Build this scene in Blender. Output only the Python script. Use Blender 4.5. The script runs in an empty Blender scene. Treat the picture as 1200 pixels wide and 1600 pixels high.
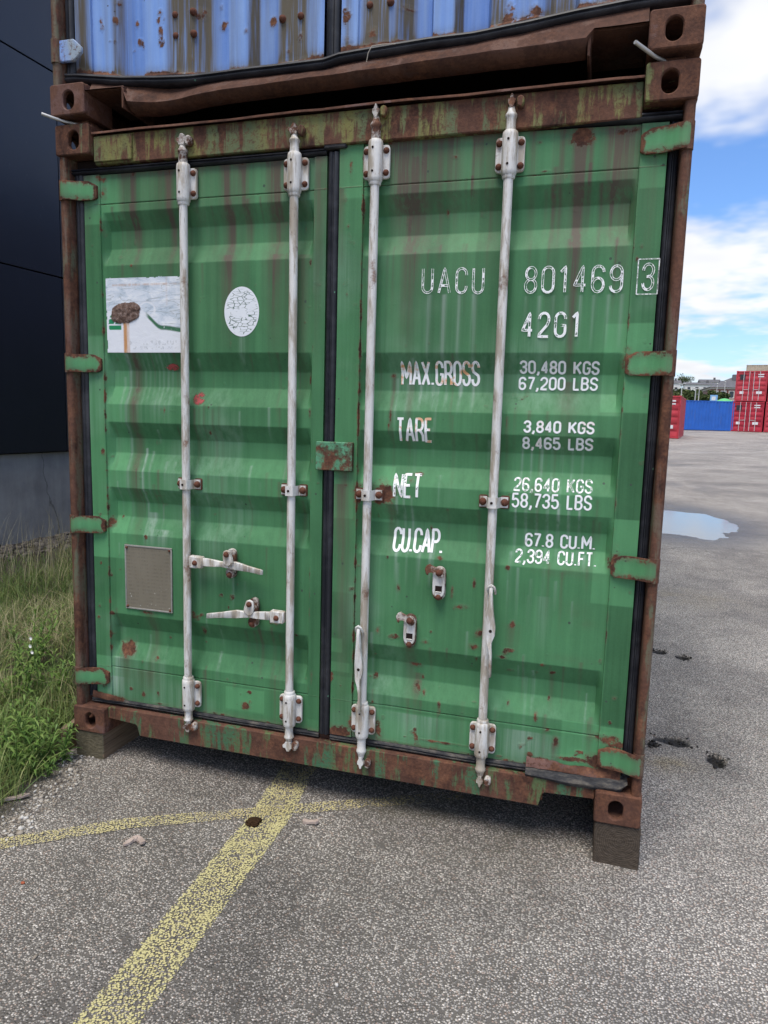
import bpy, bmesh, math, random
import numpy as np
from mathutils import Vector, Matrix

random.seed(7)
RNG = np.random.RandomState(11)
S = bpy.context.scene
COL = S.collection
PI = math.pi

# ------------------------------------------------------------------ camera
CAM_LOC = Vector((2.1942, -2.5589, 1.4492))
YAW, PITCH, ROLL = -0.28498, -0.1328, 0.02707
fw = Vector((math.sin(YAW) * math.cos(PITCH), math.cos(YAW) * math.cos(PITCH), math.sin(PITCH)))
r0 = Vector((math.cos(YAW), -math.sin(YAW), 0))
u0 = r0.cross(fw)
rt = math.cos(ROLL) * r0 + math.sin(ROLL) * u0
up = -math.sin(ROLL) * r0 + math.cos(ROLL) * u0
cam = bpy.data.cameras.new('camera')
cam.sensor_fit = 'VERTICAL'
cam.sensor_height = 36.0
cam.lens = 1109 / 1600 * 36.0
cam.clip_start = 0.05
cam.clip_end = 3000
camo = bpy.data.objects.new('camera', cam)
COL.objects.link(camo)
mw = Matrix(((rt.x, up.x, -fw.x, CAM_LOC.x), (rt.y, up.y, -fw.y, CAM_LOC.y), (rt.z, up.z, -fw.z, CAM_LOC.z), (0, 0, 0, 1)))
camo.matrix_world = mw
S.camera = camo
S.render.resolution_x, S.render.resolution_y = 768, 1024

# ------------------------------------------------------------------ sky, sun, exposure
SUN_ELEV, SUN_AZ = math.radians(67), math.radians(190)      # azimuth from +Y towards +X
sun = bpy.data.lights.new('sun', 'SUN')
sun.energy = 1.5
sun.angle = math.radians(32)
sun.color = (1.0, 0.93, 0.82)
suno = bpy.data.objects.new('sun', sun)
COL.objects.link(suno)
sd = Vector((math.sin(SUN_AZ) * math.cos(SUN_ELEV), math.cos(SUN_AZ) * math.cos(SUN_ELEV), math.sin(SUN_ELEV)))
suno.rotation_euler = sd.to_track_quat('Z', 'Y').to_euler()
suno.location = (20, 10, 30)

world = bpy.data.worlds.new('World')
S.world = world
world.use_nodes = True
S.view_settings.view_transform = 'Standard'
S.view_settings.look = 'None'
S.view_settings.exposure = 1.27
S.view_settings.gamma = 1.0
S.view_settings.use_curve_mapping = False
S.render.engine = 'CYCLES'
S.cycles.adaptive_threshold = 0.015
S.cycles.max_bounces = 6
S.cycles.diffuse_bounces = 3
S.cycles.glossy_bounces = 2
S.cycles.transmission_bounces = 2
S.cycles.transparent_max_bounces = 6


class NT:
    """small helper round a node tree"""
    def __init__(self, tree):
        self.t = tree
        for n in list(tree.nodes):
            tree.nodes.remove(n)

    def n(self, typ, ins=None, **props):
        nd = self.t.nodes.new(typ)
        for k, v in props.items():
            setattr(nd, k, v)
        for k, v in (ins or {}).items():
            self.put(nd.inputs[k], v)
        return nd

    def put(self, sock, v):
        if v is None:
            return
        if isinstance(v, bpy.types.NodeSocket):
            self.t.links.new(v, sock)
        else:
            if sock.type == 'RGBA' and not hasattr(v, '__len__'):
                v = (v, v, v, 1)
            if sock.type == 'RGBA' and len(v) == 3:
                v = (*v, 1)
            sock.default_value = v

    def math(self, op, a, b=0.0, c=0.0, clamp=False):
        nd = self.n('ShaderNodeMath', operation=op, use_clamp=clamp)
        self.put(nd.inputs[0], a)
        self.put(nd.inputs[1], b)
        self.put(nd.inputs[2], c)
        return nd.outputs[0]

    def vmath(self, op, a, b):
        nd = self.n('ShaderNodeVectorMath', operation=op)
        self.put(nd.inputs[0], a)
        self.put(nd.inputs[1], b)
        return nd.outputs[0]

    def pos(self, sc=None, off=None):
        p = self.n('ShaderNodeNewGeometry').outputs['Position']
        if sc is not None:
            p = self.vmath('MULTIPLY', p, sc if hasattr(sc, '__len__') else (sc, sc, sc))
        if off is not None:
            p = self.vmath('ADD', p, off)
        return p

    def opos(self, sc=None):
        p = self.n('ShaderNodeTexCoord').outputs['Object']
        if sc is not None:
            p = self.vmath('MULTIPLY', p, sc if hasattr(sc, '__len__') else (sc, sc, sc))
        return p

    def noise(self, vec, scale=1.0, detail=4.0, rough=0.55, dist=0.0, out='Fac'):
        return self.n('ShaderNodeTexNoise', {'Vector': vec, 'Scale': scale, 'Detail': detail, 'Roughness': rough, 'Distortion': dist}).outputs[out]

    def voro(self, vec, scale=1.0, feature='F1', out='Distance', rnd=1.0):
        return self.n('ShaderNodeTexVoronoi', {'Vector': vec, 'Scale': scale, 'Randomness': rnd}, feature=feature).outputs[out]

    def ramp(self, fac, stops, interp='LINEAR'):
        nd = self.n('ShaderNodeValToRGB', {'Fac': fac})
        cr = nd.color_ramp
        cr.interpolation = interp
        while len(cr.elements) < len(stops):
            cr.elements.new(0.5)
        for e, (p, c) in zip(cr.elements, stops):
            e.position = p
            e.color = (*c, 1) if hasattr(c, '__len__') else (c, c, c, 1)
        return nd.outputs['Color']

    def mapr(self, v, a, b, c=0.0, d=1.0, smooth=False):
        nd = self.n('ShaderNodeMapRange', {'Value': v, 'From Min': a, 'From Max': b, 'To Min': c, 'To Max': d},
                    interpolation_type='SMOOTHSTEP' if smooth else 'LINEAR')
        return nd.outputs[0]

    def mix(self, fac, a, b, blend='MIX'):
        nd = self.n('ShaderNodeMix', data_type='RGBA', blend_type=blend)
        self.put(nd.inputs[0], fac)
        self.put(nd.inputs[6], a)
        self.put(nd.inputs[7], b)
        return nd.outputs[2]

    def attr(self, name, out='Fac'):
        return self.n('ShaderNodeAttribute', attribute_name=name).outputs[out]

    def bump(self, h, strength=0.5, dist=0.01, normal=None):
        return self.n('ShaderNodeBump', {'Height': h, 'Strength': strength, 'Distance': dist, 'Normal': normal}).outputs[0]

    def rgb(self, s):
        return self.n('ShaderNodeSeparateColor', {'Color': s}).outputs


# world: nishita sky with broken cloud laid over it on a flat cloud layer
w = NT(world.node_tree)
sky = w.n('ShaderNodeTexSky', sky_type='NISHITA', sun_disc=False, sun_elevation=SUN_ELEV, sun_rotation=SUN_AZ,
          air_density=1.0, dust_density=0.6, ozone_density=1.4)
dirv = w.n('ShaderNodeTexCoord').outputs['Generated']
sx = w.n('ShaderNodeSeparateXYZ', {0: dirv}).outputs
zz = w.math('ADD', w.math('MAXIMUM', sx[2], 0.0), 0.16)
cx = w.math('DIVIDE', sx[0], zz)
cy = w.math('DIVIDE', sx[1], zz)
cv = w.n('ShaderNodeCombineXYZ', {0: cx, 1: cy, 2: 3.7}).outputs[0]
n1 = w.noise(cv, 1.15, 5, 0.56)
n2 = w.noise(w.vmath('ADD', cv, (5.2, 1.3, 0.4)), 3.4, 3, 0.6)
mask = w.mapr(w.math('ADD', n1, w.math('MULTIPLY', w.math('SUBTRACT', n2, 0.5), 0.30)), 0.42, 0.60, 0, 1, True)
low = w.mapr(sx[2], 0.0, 0.16, 0.30, 0.0)
mask = w.math('ADD', mask, low, clamp=True)
shade = w.mapr(w.noise(w.vmath('ADD', cv, (0.12, 0.16, 0.0)), 1.9, 3, 0.6), 0.35, 0.7, 1.0, 0.4)
cloudc = w.mix(shade, (3.0, 3.1, 3.4, 1), (4.5, 4.55, 4.65, 1))
skyc = w.mix(1.0, sky.outputs[0], (0.50, 0.66, 0.88, 1), 'MULTIPLY')
bg = w.n('ShaderNodeBackground', {'Color': w.mix(mask, skyc, cloudc), 'Strength': 0.1})
w.n('ShaderNodeOutputWorld', {'Surface': bg.outputs[0]})


# ------------------------------------------------------------------ material helpers
def mat(name):
    m = bpy.data.materials.new(name)
    m.use_nodes = True
    return m, NT(m.node_tree)


def out(t, color, rough=0.6, normal=None, metal=0.0, spec=0.4, alpha=None):
    b = t.n('ShaderNodeBsdfPrincipled', {'Base Color': color, 'Roughness': rough, 'Metallic': metal, 'Normal': normal})
    b.inputs['Specular IOR Level'].default_value = spec
    sh = b.outputs[0]
    if alpha is not None:
        tr = t.n('ShaderNodeBsdfTransparent')
        mx = t.n('ShaderNodeMixShader', {0: alpha, 1: tr.outputs[0], 2: sh})
        sh = mx.outputs[0]
    t.n('ShaderNodeOutputMaterial', {'Surface': sh})
    return b


M = {}


def rust_color(t, p):
    a = t.noise(p, 14, 4, 0.65)
    b = t.noise(p, 90, 2, 0.6)
    f = t.math('ADD', t.math('MULTIPLY', a, 0.7), t.math('MULTIPLY', b, 0.3))
    return t.ramp(f, [(0.30, (0.024, 0.013, 0.011)), (0.45, (0.075, 0.034, 0.023)), (0.57, (0.15, 0.066, 0.038)), (0.75, (0.28, 0.135, 0.075))])


def make_painted(name, dark, lite, chip=(0.05, 0.07, 0.055), rough=0.5):
    """weathered paint driven by vertex masks: tone, streak, pale, rust"""
    m, t = mat(name)
    p = t.pos()
    tone = t.attr('tone')
    broad = t.noise(p, 2.3, 4, 0.6)
    vert = t.noise(t.pos((38, 38, 1.3)), 1.0, 3, 0.65)
    fine = t.noise(p, 160, 1, 0.6)
    f = t.math('ADD', tone, t.math('MULTIPLY', t.math('SUBTRACT', broad, 0.5), 0.75))
    f = t.math('ADD', f, t.math('MULTIPLY', t.math('SUBTRACT', vert, 0.5), 0.55))
    f = t.math('ADD', f, t.math('MULTIPLY', t.math('SUBTRACT', fine, 0.5), 0.12), clamp=True)
    col = t.mix(f, dark, lite)
    # chalky pale run-off
    pale = t.math('MULTIPLY', t.attr('pale'), t.mapr(vert, 0.3, 0.65))
    col = t.mix(pale, col, (0.40, 0.46, 0.43))
    # grey brown dirty streaks
    st = t.math('MULTIPLY', t.attr('streak'), t.mapr(t.noise(t.pos((70, 70, 2.2)), 1.0, 3, 0.7), 0.28, 0.55, 0.45, 1.25), clamp=True)
    stc = t.mix(broad, (0.055, 0.047, 0.041), (0.145, 0.122, 0.080))
    col = t.mix(st, col, stc)
    # chips
    vn = t.n('ShaderNodeTexVoronoi', {'Vector': p, 'Scale': 34.0}).outputs
    vd, vc = vn['Distance'], t.rgb(vn['Color'])
    chipm = t.math('MULTIPLY', t.math('LESS_THAN', vd, t.math('MULTIPLY', vc[1], 0.20)), t.math('GREATER_THAN', vc[0], 0.93))
    col = t.mix(t.math('MULTIPLY', chipm, 0.85), col, chip)
    # rust
    rn = t.noise(p, 30, 5, 0.72)
    r = t.math('ADD', t.attr('rust'), t.math('MULTIPLY', t.math('SUBTRACT', rn, 0.5), 1.5))
    halo = t.math('MULTIPLY', t.mapr(r, 0.12, 0.5, 0, 1, True), t.math('MINIMUM', t.math('MULTIPLY', t.attr('rust'), 3.0), 1.0))
    core = t.math('MULTIPLY', t.mapr(r, 0.42, 0.56, 0, 1, True), t.math('MINIMUM', t.math('MULTIPLY', t.attr('rust'), 4.0), 1.0))
    col = t.mix(t.math('MULTIPLY', halo, 0.45), col, (0.13, 0.10, 0.07))
    col = t.mix(core, col, rust_color(t, p))
    rg = t.math('ADD', t.mapr(core, 0, 1, rough + 0.1, 0.92), t.math('MULTIPLY', t.math('SUBTRACT', broad, 0.5), 0.25))
    h = t.math('MULTIPLY', t.noise(p, 70, 2, 0.7), t.mapr(t.attr('rust'), 0.1, 0.5, 0.12, 1.0))
    out(t, col, rg, t.bump(h, 0.6, 0.004), spec=0.28)
    return m


M['green'] = make_painted('green_paint', (0.032, 0.108, 0.045), (0.105, 0.312, 0.138))
M['blue'] = make_painted('blue_paint', (0.070, 0.175, 0.52), (0.27, 0.45, 0.84), chip=(0.05, 0.04, 0.035))


def make_rusty(name, paintc, paint2, amount, vertical=True, lightness=1.0):
    m, t = mat(name)
    p = t.pos()
    base = rust_color(t, p)
    broad = t.noise(p, 3.1, 5, 0.6)
    base = t.mix(t.mapr(broad, 0.38, 0.62), base, t.mix(t.noise(p, 45, 5, 0.7), (0.030, 0.018, 0.016), (0.22, 0.105, 0.070)))
    v = t.noise(t.pos((22, 22, 3.0) if vertical else 9), 1.0, 6, 0.66)
    b2 = t.noise(t.pos(1, (3.1, 7.7, 1.2)), 4.2, 3, 0.6)
    f = t.math('ADD', t.math('MULTIPLY', v, 0.62), t.math('MULTIPLY', b2, 0.38))
    pm = t.mapr(f, 0.62 - amount * 0.22, 0.66 - amount * 0.18, 0, 1, True)
    sp = t.mapr(t.noise(p, 70, 5, 0.7), 0.52, 0.60, 1, 0)
    pm = t.math('MULTIPLY', pm, t.math('ADD', t.math('MULTIPLY', sp, 0.7), 0.3))
    pc = t.mix(t.mapr(t.noise(t.pos((9, 9, 2)), 1.0, 4), 0.4, 0.6), paintc, paint2)
    col = t.mix(pm, base, pc)
    if lightness != 1.0:
        col = t.mix(1.0, col, (lightness,) * 3, 'MULTIPLY')
    out(t, col, t.mapr(pm, 0, 1, 0.88, 0.6), t.bump(t.noise(p, 60, 4, 0.75), 0.6, 0.004), spec=0.25)
    return m


M['rust'] = make_rusty('rusty_steel', (0.12, 0.065, 0.055), (0.16, 0.085, 0.07), 0.4, False, 1.0)
M['rust_beam'] = make_rusty('rusty_beam', (0.10, 0.055, 0.045), (0.16, 0.075, 0.05), 0.5, False, 0.68)
M['rust_header'] = make_rusty('rusty_header', (0.12, 0.145, 0.07), (0.20, 0.185, 0.06), 0.70)
M['rust_sill'] = make_rusty('rusty_sill', (0.055, 0.14, 0.075), (0.10, 0.14, 0.06), 0.56)
M['rust_yellow'] = make_rusty('rusty_casting_with_paint', (0.18, 0.19, 0.06), (0.14, 0.15, 0.09), 0.42)
M['rust_post'] = make_rusty('rusty_post', (0.12, 0.125, 0.08), (0.15, 0.075, 0.06), 0.62)
M['hinge'] = make_rusty('painted_hinge', (0.12, 0.34, 0.20), (0.085, 0.24, 0.135), 1.02, False)
M['bluehinge'] = make_rusty('blue_painted_hinge', (0.20, 0.34, 0.72), (0.30, 0.36, 0.42), 1.05)

m, t = mat('galvanised_white')
p = t.pos()
v = t.noise(t.pos((30, 30, 5)), 1.0, 6, 0.68)
dm = t.mapr(v, 0.44, 0.60, 0, 1, True)
col = t.mix(t.noise(p, 9, 4), (0.54, 0.525, 0.50), (0.80, 0.785, 0.76))
col = t.mix(t.math('MULTIPLY', dm, 0.9), col, t.mix(t.noise(p, 16, 4), (0.30, 0.235, 0.165), (0.42, 0.375, 0.31)))
sc = t.mapr(t.noise(t.pos((160, 160, 12)), 1.0, 5, 0.7), 0.60, 0.68)
col = t.mix(t.math('MULTIPLY', sc, 0.6), col, (0.15, 0.12, 0.10))
rm = t.mapr(t.noise(p, 7, 6, 0.7), 0.58, 0.66)
col = t.mix(t.math('MULTIPLY', rm, 0.8), col, rust_color(t, p))
out(t, col, 0.55, t.bump(t.noise(p, 120, 2, 0.65), 0.4, 0.0015), spec=0.4)
M['white'] = m

m, t = mat('rusty_white_metal')
p = t.pos()
rm = t.mapr(t.noise(p, 24, 6, 0.7), 0.40, 0.54)
col = t.mix(rm, (0.55, 0.52, 0.48), rust_color(t, p))
out(t, col, 0.75, t.bump(t.noise(p, 120, 5, 0.65), 0.6, 0.002), spec=0.3)
M['rustwhite'] = m

m, t = mat('rusty_bolt')
p = t.pos()
col = t.mix(t.noise(p, 60, 4), (0.045, 0.02, 0.016), (0.19, 0.075, 0.045))
out(t, col, 0.85, t.bump(t.noise(p, 200, 4), 0.5, 0.001), spec=0.2)
M['bolt'] = m

m, t = mat('black_rubber')
p = t.pos()
d = t.mapr(t.noise(p, 6, 6, 0.7), 0.45, 0.75)
col = t.mix(d, (0.012, 0.013, 0.018), (0.055, 0.056, 0.065))
vd = t.voro(p, 28, 'F1', 'Distance')
vc = t.rgb(t.voro(p, 28, 'F1', 'Color'))
cm = t.math('MULTIPLY', t.math('LESS_THAN', vd, 0.10), t.math('GREATER_THAN', vc[0], 0.95))
col = t.mix(cm, col, (0.11, 0.26, 0.17))
out(t, col, 0.5, t.bump(t.noise(p, 40, 4), 0.3, 0.003), spec=0.4)
M['rubber'] = m

m, t = mat('perished_rubber')
p = t.pos()
f = t.noise(t.pos((7, 20, 14)), 2.0, 6, 0.7)
col = t.ramp(f, [(0.35, (0.014, 0.014, 0.017)), (0.5, (0.042, 0.042, 0.045)), (0.62, (0.10, 0.09, 0.078)), (0.75, (0.17, 0.16, 0.15))])
out(t, col, 0.8, t.bump(f, 0.6, 0.006), spec=0.2)
M['oldrubber'] = m

m, t = mat('dark_steel_inside')
p = t.pos()
out(t, t.mix(t.noise(p, 12, 4), (0.012, 0.010, 0.010), (0.035, 0.022, 0.018)), 0.9, spec=0.1)
M['inside'] = m

m, t = mat('galvanised_rod')
out(t, (0.55, 0.54, 0.52), 0.45, metal=0.6)
M['rod'] = m


def letter_mat(name, cover, edge, color=(0.88, 0.89, 0.89)):
    m, t = mat(name)
    p = t.pos()
    a = t.noise(p, 95, 5, 0.7)
    b = t.noise(t.pos((60, 60, 30)), 1.0, 3, 0.6)
    f = t.math('ADD', t.math('MULTIPLY', a, 0.55), t.math('MULTIPLY', b, 0.45))
    f = t.math('ADD', f, t.math('MULTIPLY', t.math('SUBTRACT', t.attr('edge'), 0.45), edge))
    al = t.mapr(f, 0.60 - cover * 0.32, 0.66 - cover * 0.32, 0, 1, True)
    r = t.mapr(t.noise(p, 23, 4, 0.6), 0.52, 0.62)
    col = t.mix(t.math('MULTIPLY', r, t.attr('tint')), color, (0.70, 0.33, 0.12))
    out(t, col, 0.6, alpha=al, spec=0.3)
    return m


M['let_solid'] = letter_mat('white_lettering', 0.92, 0.05)
M['let_worn'] = letter_mat('worn_lettering', 0.66, 0.12)
M['let_peel'] = letter_mat('peeled_lettering', 0.58, 0.22)


# ------------------------------------------------------------------ mesh helpers
def bm_box(bm, x0, x1, y0, y1, z0, z1, bev=0.0, seg=1):
    b = bmesh.new()
    vs = [b.verts.new((x, y, z)) for x in (x0, x1) for y in (y0, y1) for z in (z0, z1)]
    for q in ((0, 1, 3, 2), (4, 6, 7, 5), (0, 4, 5, 1), (2, 3, 7, 6), (0, 2, 6, 4), (1, 5, 7, 3)):
        b.faces.new([vs[i] for i in q])
    if bev:
        bmesh.ops.bevel(b, geom=list(b.edges), offset=bev, segments=seg, affect='EDGES', profile=0.5)
    merge(bm, b)


def merge(bm, b):
    me = bpy.data.meshes.new('tmp')
    b.to_mesh(me)
    b.free()
    bm.from_mesh(me)
    bpy.data.meshes.remove(me)


def bm_prism(bm, pts, axis, a, b, bev=0.0):
    """polygon pts (u,v) extruded from a to b; axis y: (u,z), axis z: (x,y), axis x: (y,z)"""
    def P(u, v, h):
        return {'y': (u, h, v), 'z': (u, v, h), 'x': (h, u, v)}[axis]
    q = bmesh.new()
    lo = [q.verts.new(P(u, v, a)) for u, v in pts]
    hi = [q.verts.new(P(u, v, b)) for u, v in pts]
    q.faces.new(lo)
    q.faces.new(hi[::-1])
    n = len(pts)
    for i in range(n):
        q.faces.new((lo[i], hi[i], hi[(i + 1) % n], lo[(i + 1) % n]))
    if bev:
        bmesh.ops.bevel(q, geom=list(q.edges), offset=bev, segments=1, affect='EDGES')
    bmesh.ops.recalc_face_normals(q, faces=q.faces)
    merge(bm, q)


def bm_tube(bm, pts, rad, n=10, cap=True, flat=1.0):
    pts = [Vector(p) for p in pts]
    if not hasattr(rad, '__len__'):
        rad = [rad] * len(pts)
    rings = []
    prev = None
    for i, p in enumerate(pts):
        d = (pts[min(i + 1, len(pts) - 1)] - pts[max(i - 1, 0)]).normalized()
        ref = prev if prev else (Vector((1, 0, 0)) if abs(d.x) < 0.9 else Vector((0, 1, 0)))
        u = (ref - d * ref.dot(d)).normalized()
        v = d.cross(u)
        prev = u
        rings.append([bm.verts.new(p + rad[i] * (math.cos(2 * PI * k / n) * u + flat * math.sin(2 * PI * k / n) * v)) for k in range(n)])
    for a, b in zip(rings, rings[1:]):
        for k in range(n):
            bm.faces.new((a[k], a[(k + 1) % n], b[(k + 1) % n], b[k]))
    if cap:
        bm.faces.new(rings[0][::-1])
        bm.faces.new(rings[-1])


def bm_strap(bm, pts):
    """flat bar: list of (centre, half width vector, half thickness vector)"""
    rings = []
    for c, wv, tv in pts:
        c, wv, tv = Vector(c), Vector(wv), Vector(tv)
        rings.append([bm.verts.new(q) for q in (c - wv - tv, c + wv - tv, c + wv + tv, c - wv + tv)])
    for a, b in zip(rings, rings[1:]):
        for k in range(4):
            bm.faces.new((a[k], a[(k + 1) % 4], b[(k + 1) % 4], b[k]))
    bm.faces.new(rings[0][::-1])
    bm.faces.new(rings[-1])


def arc(cx, cy, rx, ry, a0, a1, n):
    return [(cx + rx * math.cos(math.radians(a0 + (a1 - a0) * i / n)), cy + ry * math.sin(math.radians(a0 + (a1 - a0) * i / n))) for i in range(n + 1)]


def stadium(cx, cy, hw, hh, n=6):
    """rounded slot, taller than wide"""
    return arc(cx, cy + hh - hw, hw, hw, 0, 180, n) + arc(cx, cy - hh + hw, hw, hw, 180, 360, n)


def rrect(x0, x1, y0, y1, r, n=3):
    return arc(x1 - r, y1 - r, r, r, 0, 90, n) + arc(x0 + r, y1 - r, r, r, 90, 180, n) + arc(x0 + r, y0 + r, r, r, 180, 270, n) + arc(x1 - r, y0 + r, r, r, 270, 360, n)


WORLD = {}


def link(name, me, m=None, parent=None, label=None):
    o = bpy.data.objects.new(name, me)
    COL.objects.link(o)
    if m is not None and len(me.materials) == 0:
        me.materials.append(m)
    if parent is not None:
        o.parent = parent
        if parent.name in WORLD:
            o.matrix_parent_inverse = WORLD[parent.name]
    if label:
        o['label'] = label
    return o


def fin(name, bm, m, parent=None, smooth=40, label=None, recalc=True):
    if recalc:
        bmesh.ops.recalc_face_normals(bm, faces=bm.faces)
    me = bpy.data.meshes.new(name)
    bm.to_mesh(me)
    bm.free()
    if smooth:
        me.shade_smooth()
        me.set_sharp_from_angle(angle=math.radians(smooth))
    return link(name, me, m, parent, label)


def tag(o, label, cat, group=None, kind=None):
    o['label'] = label
    o['category'] = cat
    if group:
        o['group'] = group
    if kind:
        o['kind'] = kind
    return o


def structure(o):
    o['kind'] = 'structure'
    return o


def thing(name, label, cat, loc=(0, 0, 0), rotz=0.0, group=None, worldmesh=False):
    o = bpy.data.objects.new(name, None)
    o.empty_display_size = 0.2
    COL.objects.link(o)
    o.location = loc
    o.rotation_euler = (0, 0, rotz)
    if worldmesh:                       # children are modelled in world coordinates
        WORLD[o.name] = Matrix.Translation(Vector(loc)).inverted()
    return tag(o, label, cat, group)


def pydata(name, verts, faces, m=None, parent=None, smooth=False, attrs=None, label=None, sharp=None):
    me = bpy.data.meshes.new(name)
    verts = np.asarray(verts, dtype=np.float32)
    faces = np.asarray(faces, dtype=np.int32)
    k = faces.shape[1]
    me.vertices.add(len(verts))
    me.vertices.foreach_set('co', verts.ravel())
    me.loops.add(faces.size)
    me.loops.foreach_set('vertex_index', faces.ravel())
    me.polygons.add(len(faces))
    me.polygons.foreach_set('loop_start', np.arange(0, faces.size, k, dtype=np.int32))
    me.update(calc_edges=True)
    for kk, v in (attrs or {}).items():
        a = me.attributes.new(kk, 'FLOAT', 'POINT')
        a.data.foreach_set('value', np.asarray(v, dtype=np.float32).ravel())
    me.validate()
    if smooth:
        me.shade_smooth()
        if sharp:
            me.set_sharp_from_angle(angle=math.radians(sharp))
    return link(name, me, m, parent, label)


def grid_faces(nx, nz):
    i = np.arange(nx * nz).reshape(nz, nx)
    return np.stack([i[:-1, :-1], i[:-1, 1:], i[1:, 1:], i[1:, :-1]], -1).reshape(-1, 4)


TAB = RNG.rand(256, 256)


def vnoise(x, y, seed=0):
    x = np.asarray(x, float) + seed * 17.13
    y = np.asarray(y, float) + seed * 7.77
    xi, yi = np.floor(x).astype(int), np.floor(y).astype(int)
    fx, fy = x - xi, y - yi
    fx, fy = fx * fx * (3 - 2 * fx), fy * fy * (3 - 2 * fy)
    g = lambda a, b: TAB[a % 256, b % 256]
    return (g(xi, yi) * (1 - fx) + g(xi + 1, yi) * fx) * (1 - fy) + (g(xi, yi + 1) * (1 - fx) + g(xi + 1, yi + 1) * fx) * fy


def fbm(x, y, seed=0, o=4):
    s, a, tot = 0, 1.0, 0
    for k in range(o):
        s = s + a * vnoise(np.asarray(x) * 2 ** k, np.asarray(y) * 2 ** k, seed + k)
        tot += a
        a *= 0.5
    return s / tot


def sstep(a, b, v):
    q = np.clip((v - a) / (b - a), 0, 1)
    return q * q * (3 - 2 * q)


# ================================================================== setting: ground
def ground_z(x, y):
    x = np.asarray(x, float)
    y = np.asarray(y, float)
    z = -0.122 - 0.017 * np.clip(x, -0.5, 2.7)
    s = np.maximum(0, y - 11.0)
    z = z + 0.022 * np.where(s < 2, s * s / 4, s - 1)
    side = sstep(0.06, -0.7, x + 0.17 * np.minimum(np.maximum(y, -3), 0))      # verge rises a little beside the yard
    z = z + side * (0.045 + 0.05 * (fbm(x * 1.7, y * 1.7, 3) - 0.4))
    z = z + 0.010 * (fbm(x * 0.9, y * 0.9, 5) - 0.5) * sstep(4.7, 6.5, x)
    far = sstep(80, 480, y)
    z = z + far * 16 * sstep(-200, 150, x)
    return z


HOLES = [(2.732,2.740, 0.045, 0.05, 0.035), (2.882,2.666, 0.045, 0.06, 0.045), (2.673,1.207, 0.09, 0.05, 0.035),
         (2.571,1.128, 0.03, 0.03, 0.025), (2.858,1.061, 0.045, 0.075, 0.06)]
xs = np.unique(np.concatenate([np.linspace(-400, -30, 10), np.linspace(-30, -4.5, 14), np.linspace(-4.5, -0.3, 40), np.linspace(-0.3, 2.45, 70),
                               np.linspace(2.45, 3.1, 66), np.linspace(3.1, 5, 76), np.linspace(5, 40, 40), np.linspace(40, 400, 14)]).round(4))
ys = np.unique(np.concatenate([np.linspace(-60, -3, 14), np.linspace(-3, 0.9, 90), np.linspace(0.9, 1.35, 46), np.linspace(1.35, 2.55, 30), np.linspace(2.55, 2.85, 30),
                               np.linspace(2.85, 8, 60), np.linspace(8, 13.5, 130), np.linspace(13.5, 14, 4), np.linspace(14, 70, 60), np.linspace(70, 560, 40)]).round(4))
GX, GY = np.meshgrid(xs, ys)
GZ = ground_z(GX, GY)
hole = np.zeros_like(GX)
for hx, hy, rx, ry, dp in HOLES:
    wob = 0.55 + 0.9 * fbm(GX * 14, GY * 14, 9)
    q = np.sqrt(((GX - hx) / rx) ** 2 + ((GY - hy) / ry) ** 2) / wob
    k = sstep(1.2, 0.45, q)
    hole = np.maximum(hole, k)
    GZ -= 0.75 * dp * k * (0.8 + 0.4 * fbm(GX * 14, GY * 14, 4))
PUD0 = [(3.460,11.941), (4.035,12.485), (4.376,12.011), (4.529,10.311), (4.465,9.616), (4.064,8.584), (3.647,8.327), (3.190,8.534), (2.6, 9.6), (2.7, 11.2)]
pcx, pcy = 3.62, 10.35
PUD = [(pcx + 1.9 * math.cos(a), pcy + 3.2 * math.sin(a)) for a in np.linspace(0, 2 * PI, 13)[:-1]]
pud = np.exp(-(((GX - pcx) / 1.02) ** 2 + ((GY - pcy) / 1.95) ** 2) ** 2)
GZ -= 0.022 * pud - 0.026 * (fbm(GX * 2.2, GY * 1.3, 61, 6) - 0.5) * np.exp(-(((GX - pcx) / 2.0) ** 2 + ((GY - pcy) / 3.5) ** 2))
wet = np.exp(-(((GX - pcx) / 1.42) ** 2 + ((GY - pcy) / 2.75) ** 2) ** 3)
wet = np.maximum(wet, 0.8 * np.exp(-(((GX - 4.9) / 1.0) ** 2 + ((GY - 34) / 0.9) ** 2)))
wet = np.maximum(wet, 0.7 * np.exp(-(((GX - 9.0) / 1.6) ** 2 + ((GY - 24) / 0.4) ** 2)))
wet = np.maximum(wet, 0.5 * sstep(0.66, 0.74, fbm(GX * 0.5, GY * 1.1, 21)) * (GY > 14))
soil = sstep(0.10, -0.12, GX + 0.17 * np.clip(GY, -3, 0) + 0.14 * (fbm(GX * 6, GY * 6, 2) - 0.5))
sand = np.exp(-(((GX - 2.62) / 0.16) ** 2 + ((GY - 0.93) / 0.09) ** 2)) + 0.6 * np.exp(-(((GX - 3.1) / 0.5) ** 2 + ((GY - 4.6) / 0.35) ** 2))
mossy = np.exp(-((GY - 0.12) / 0.22) ** 2) * sstep(1.2, 1.5, GX) * sstep(2.3, 1.9, GX) * 0.6
stain = 0.9 * np.exp(-(((GX - 2.95) / 0.22) ** 2 + ((GY - 2.55) / 0.45) ** 2)) * sstep(0.35, 0.6, fbm(GX * 5, GY * 5, 8))
field = sstep(78, 92, GY)
lit_ground = sstep(2.3, 3.4, GX + 0.5 * (fbm(GX * 1.5, GY * 1.5, 33) - 0.5)) * (0.7 + 0.6 * fbm(GX * 0.8, GY * 0.5, 35))  # brighter light on open ground right of the container, painted as a mask
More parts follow.
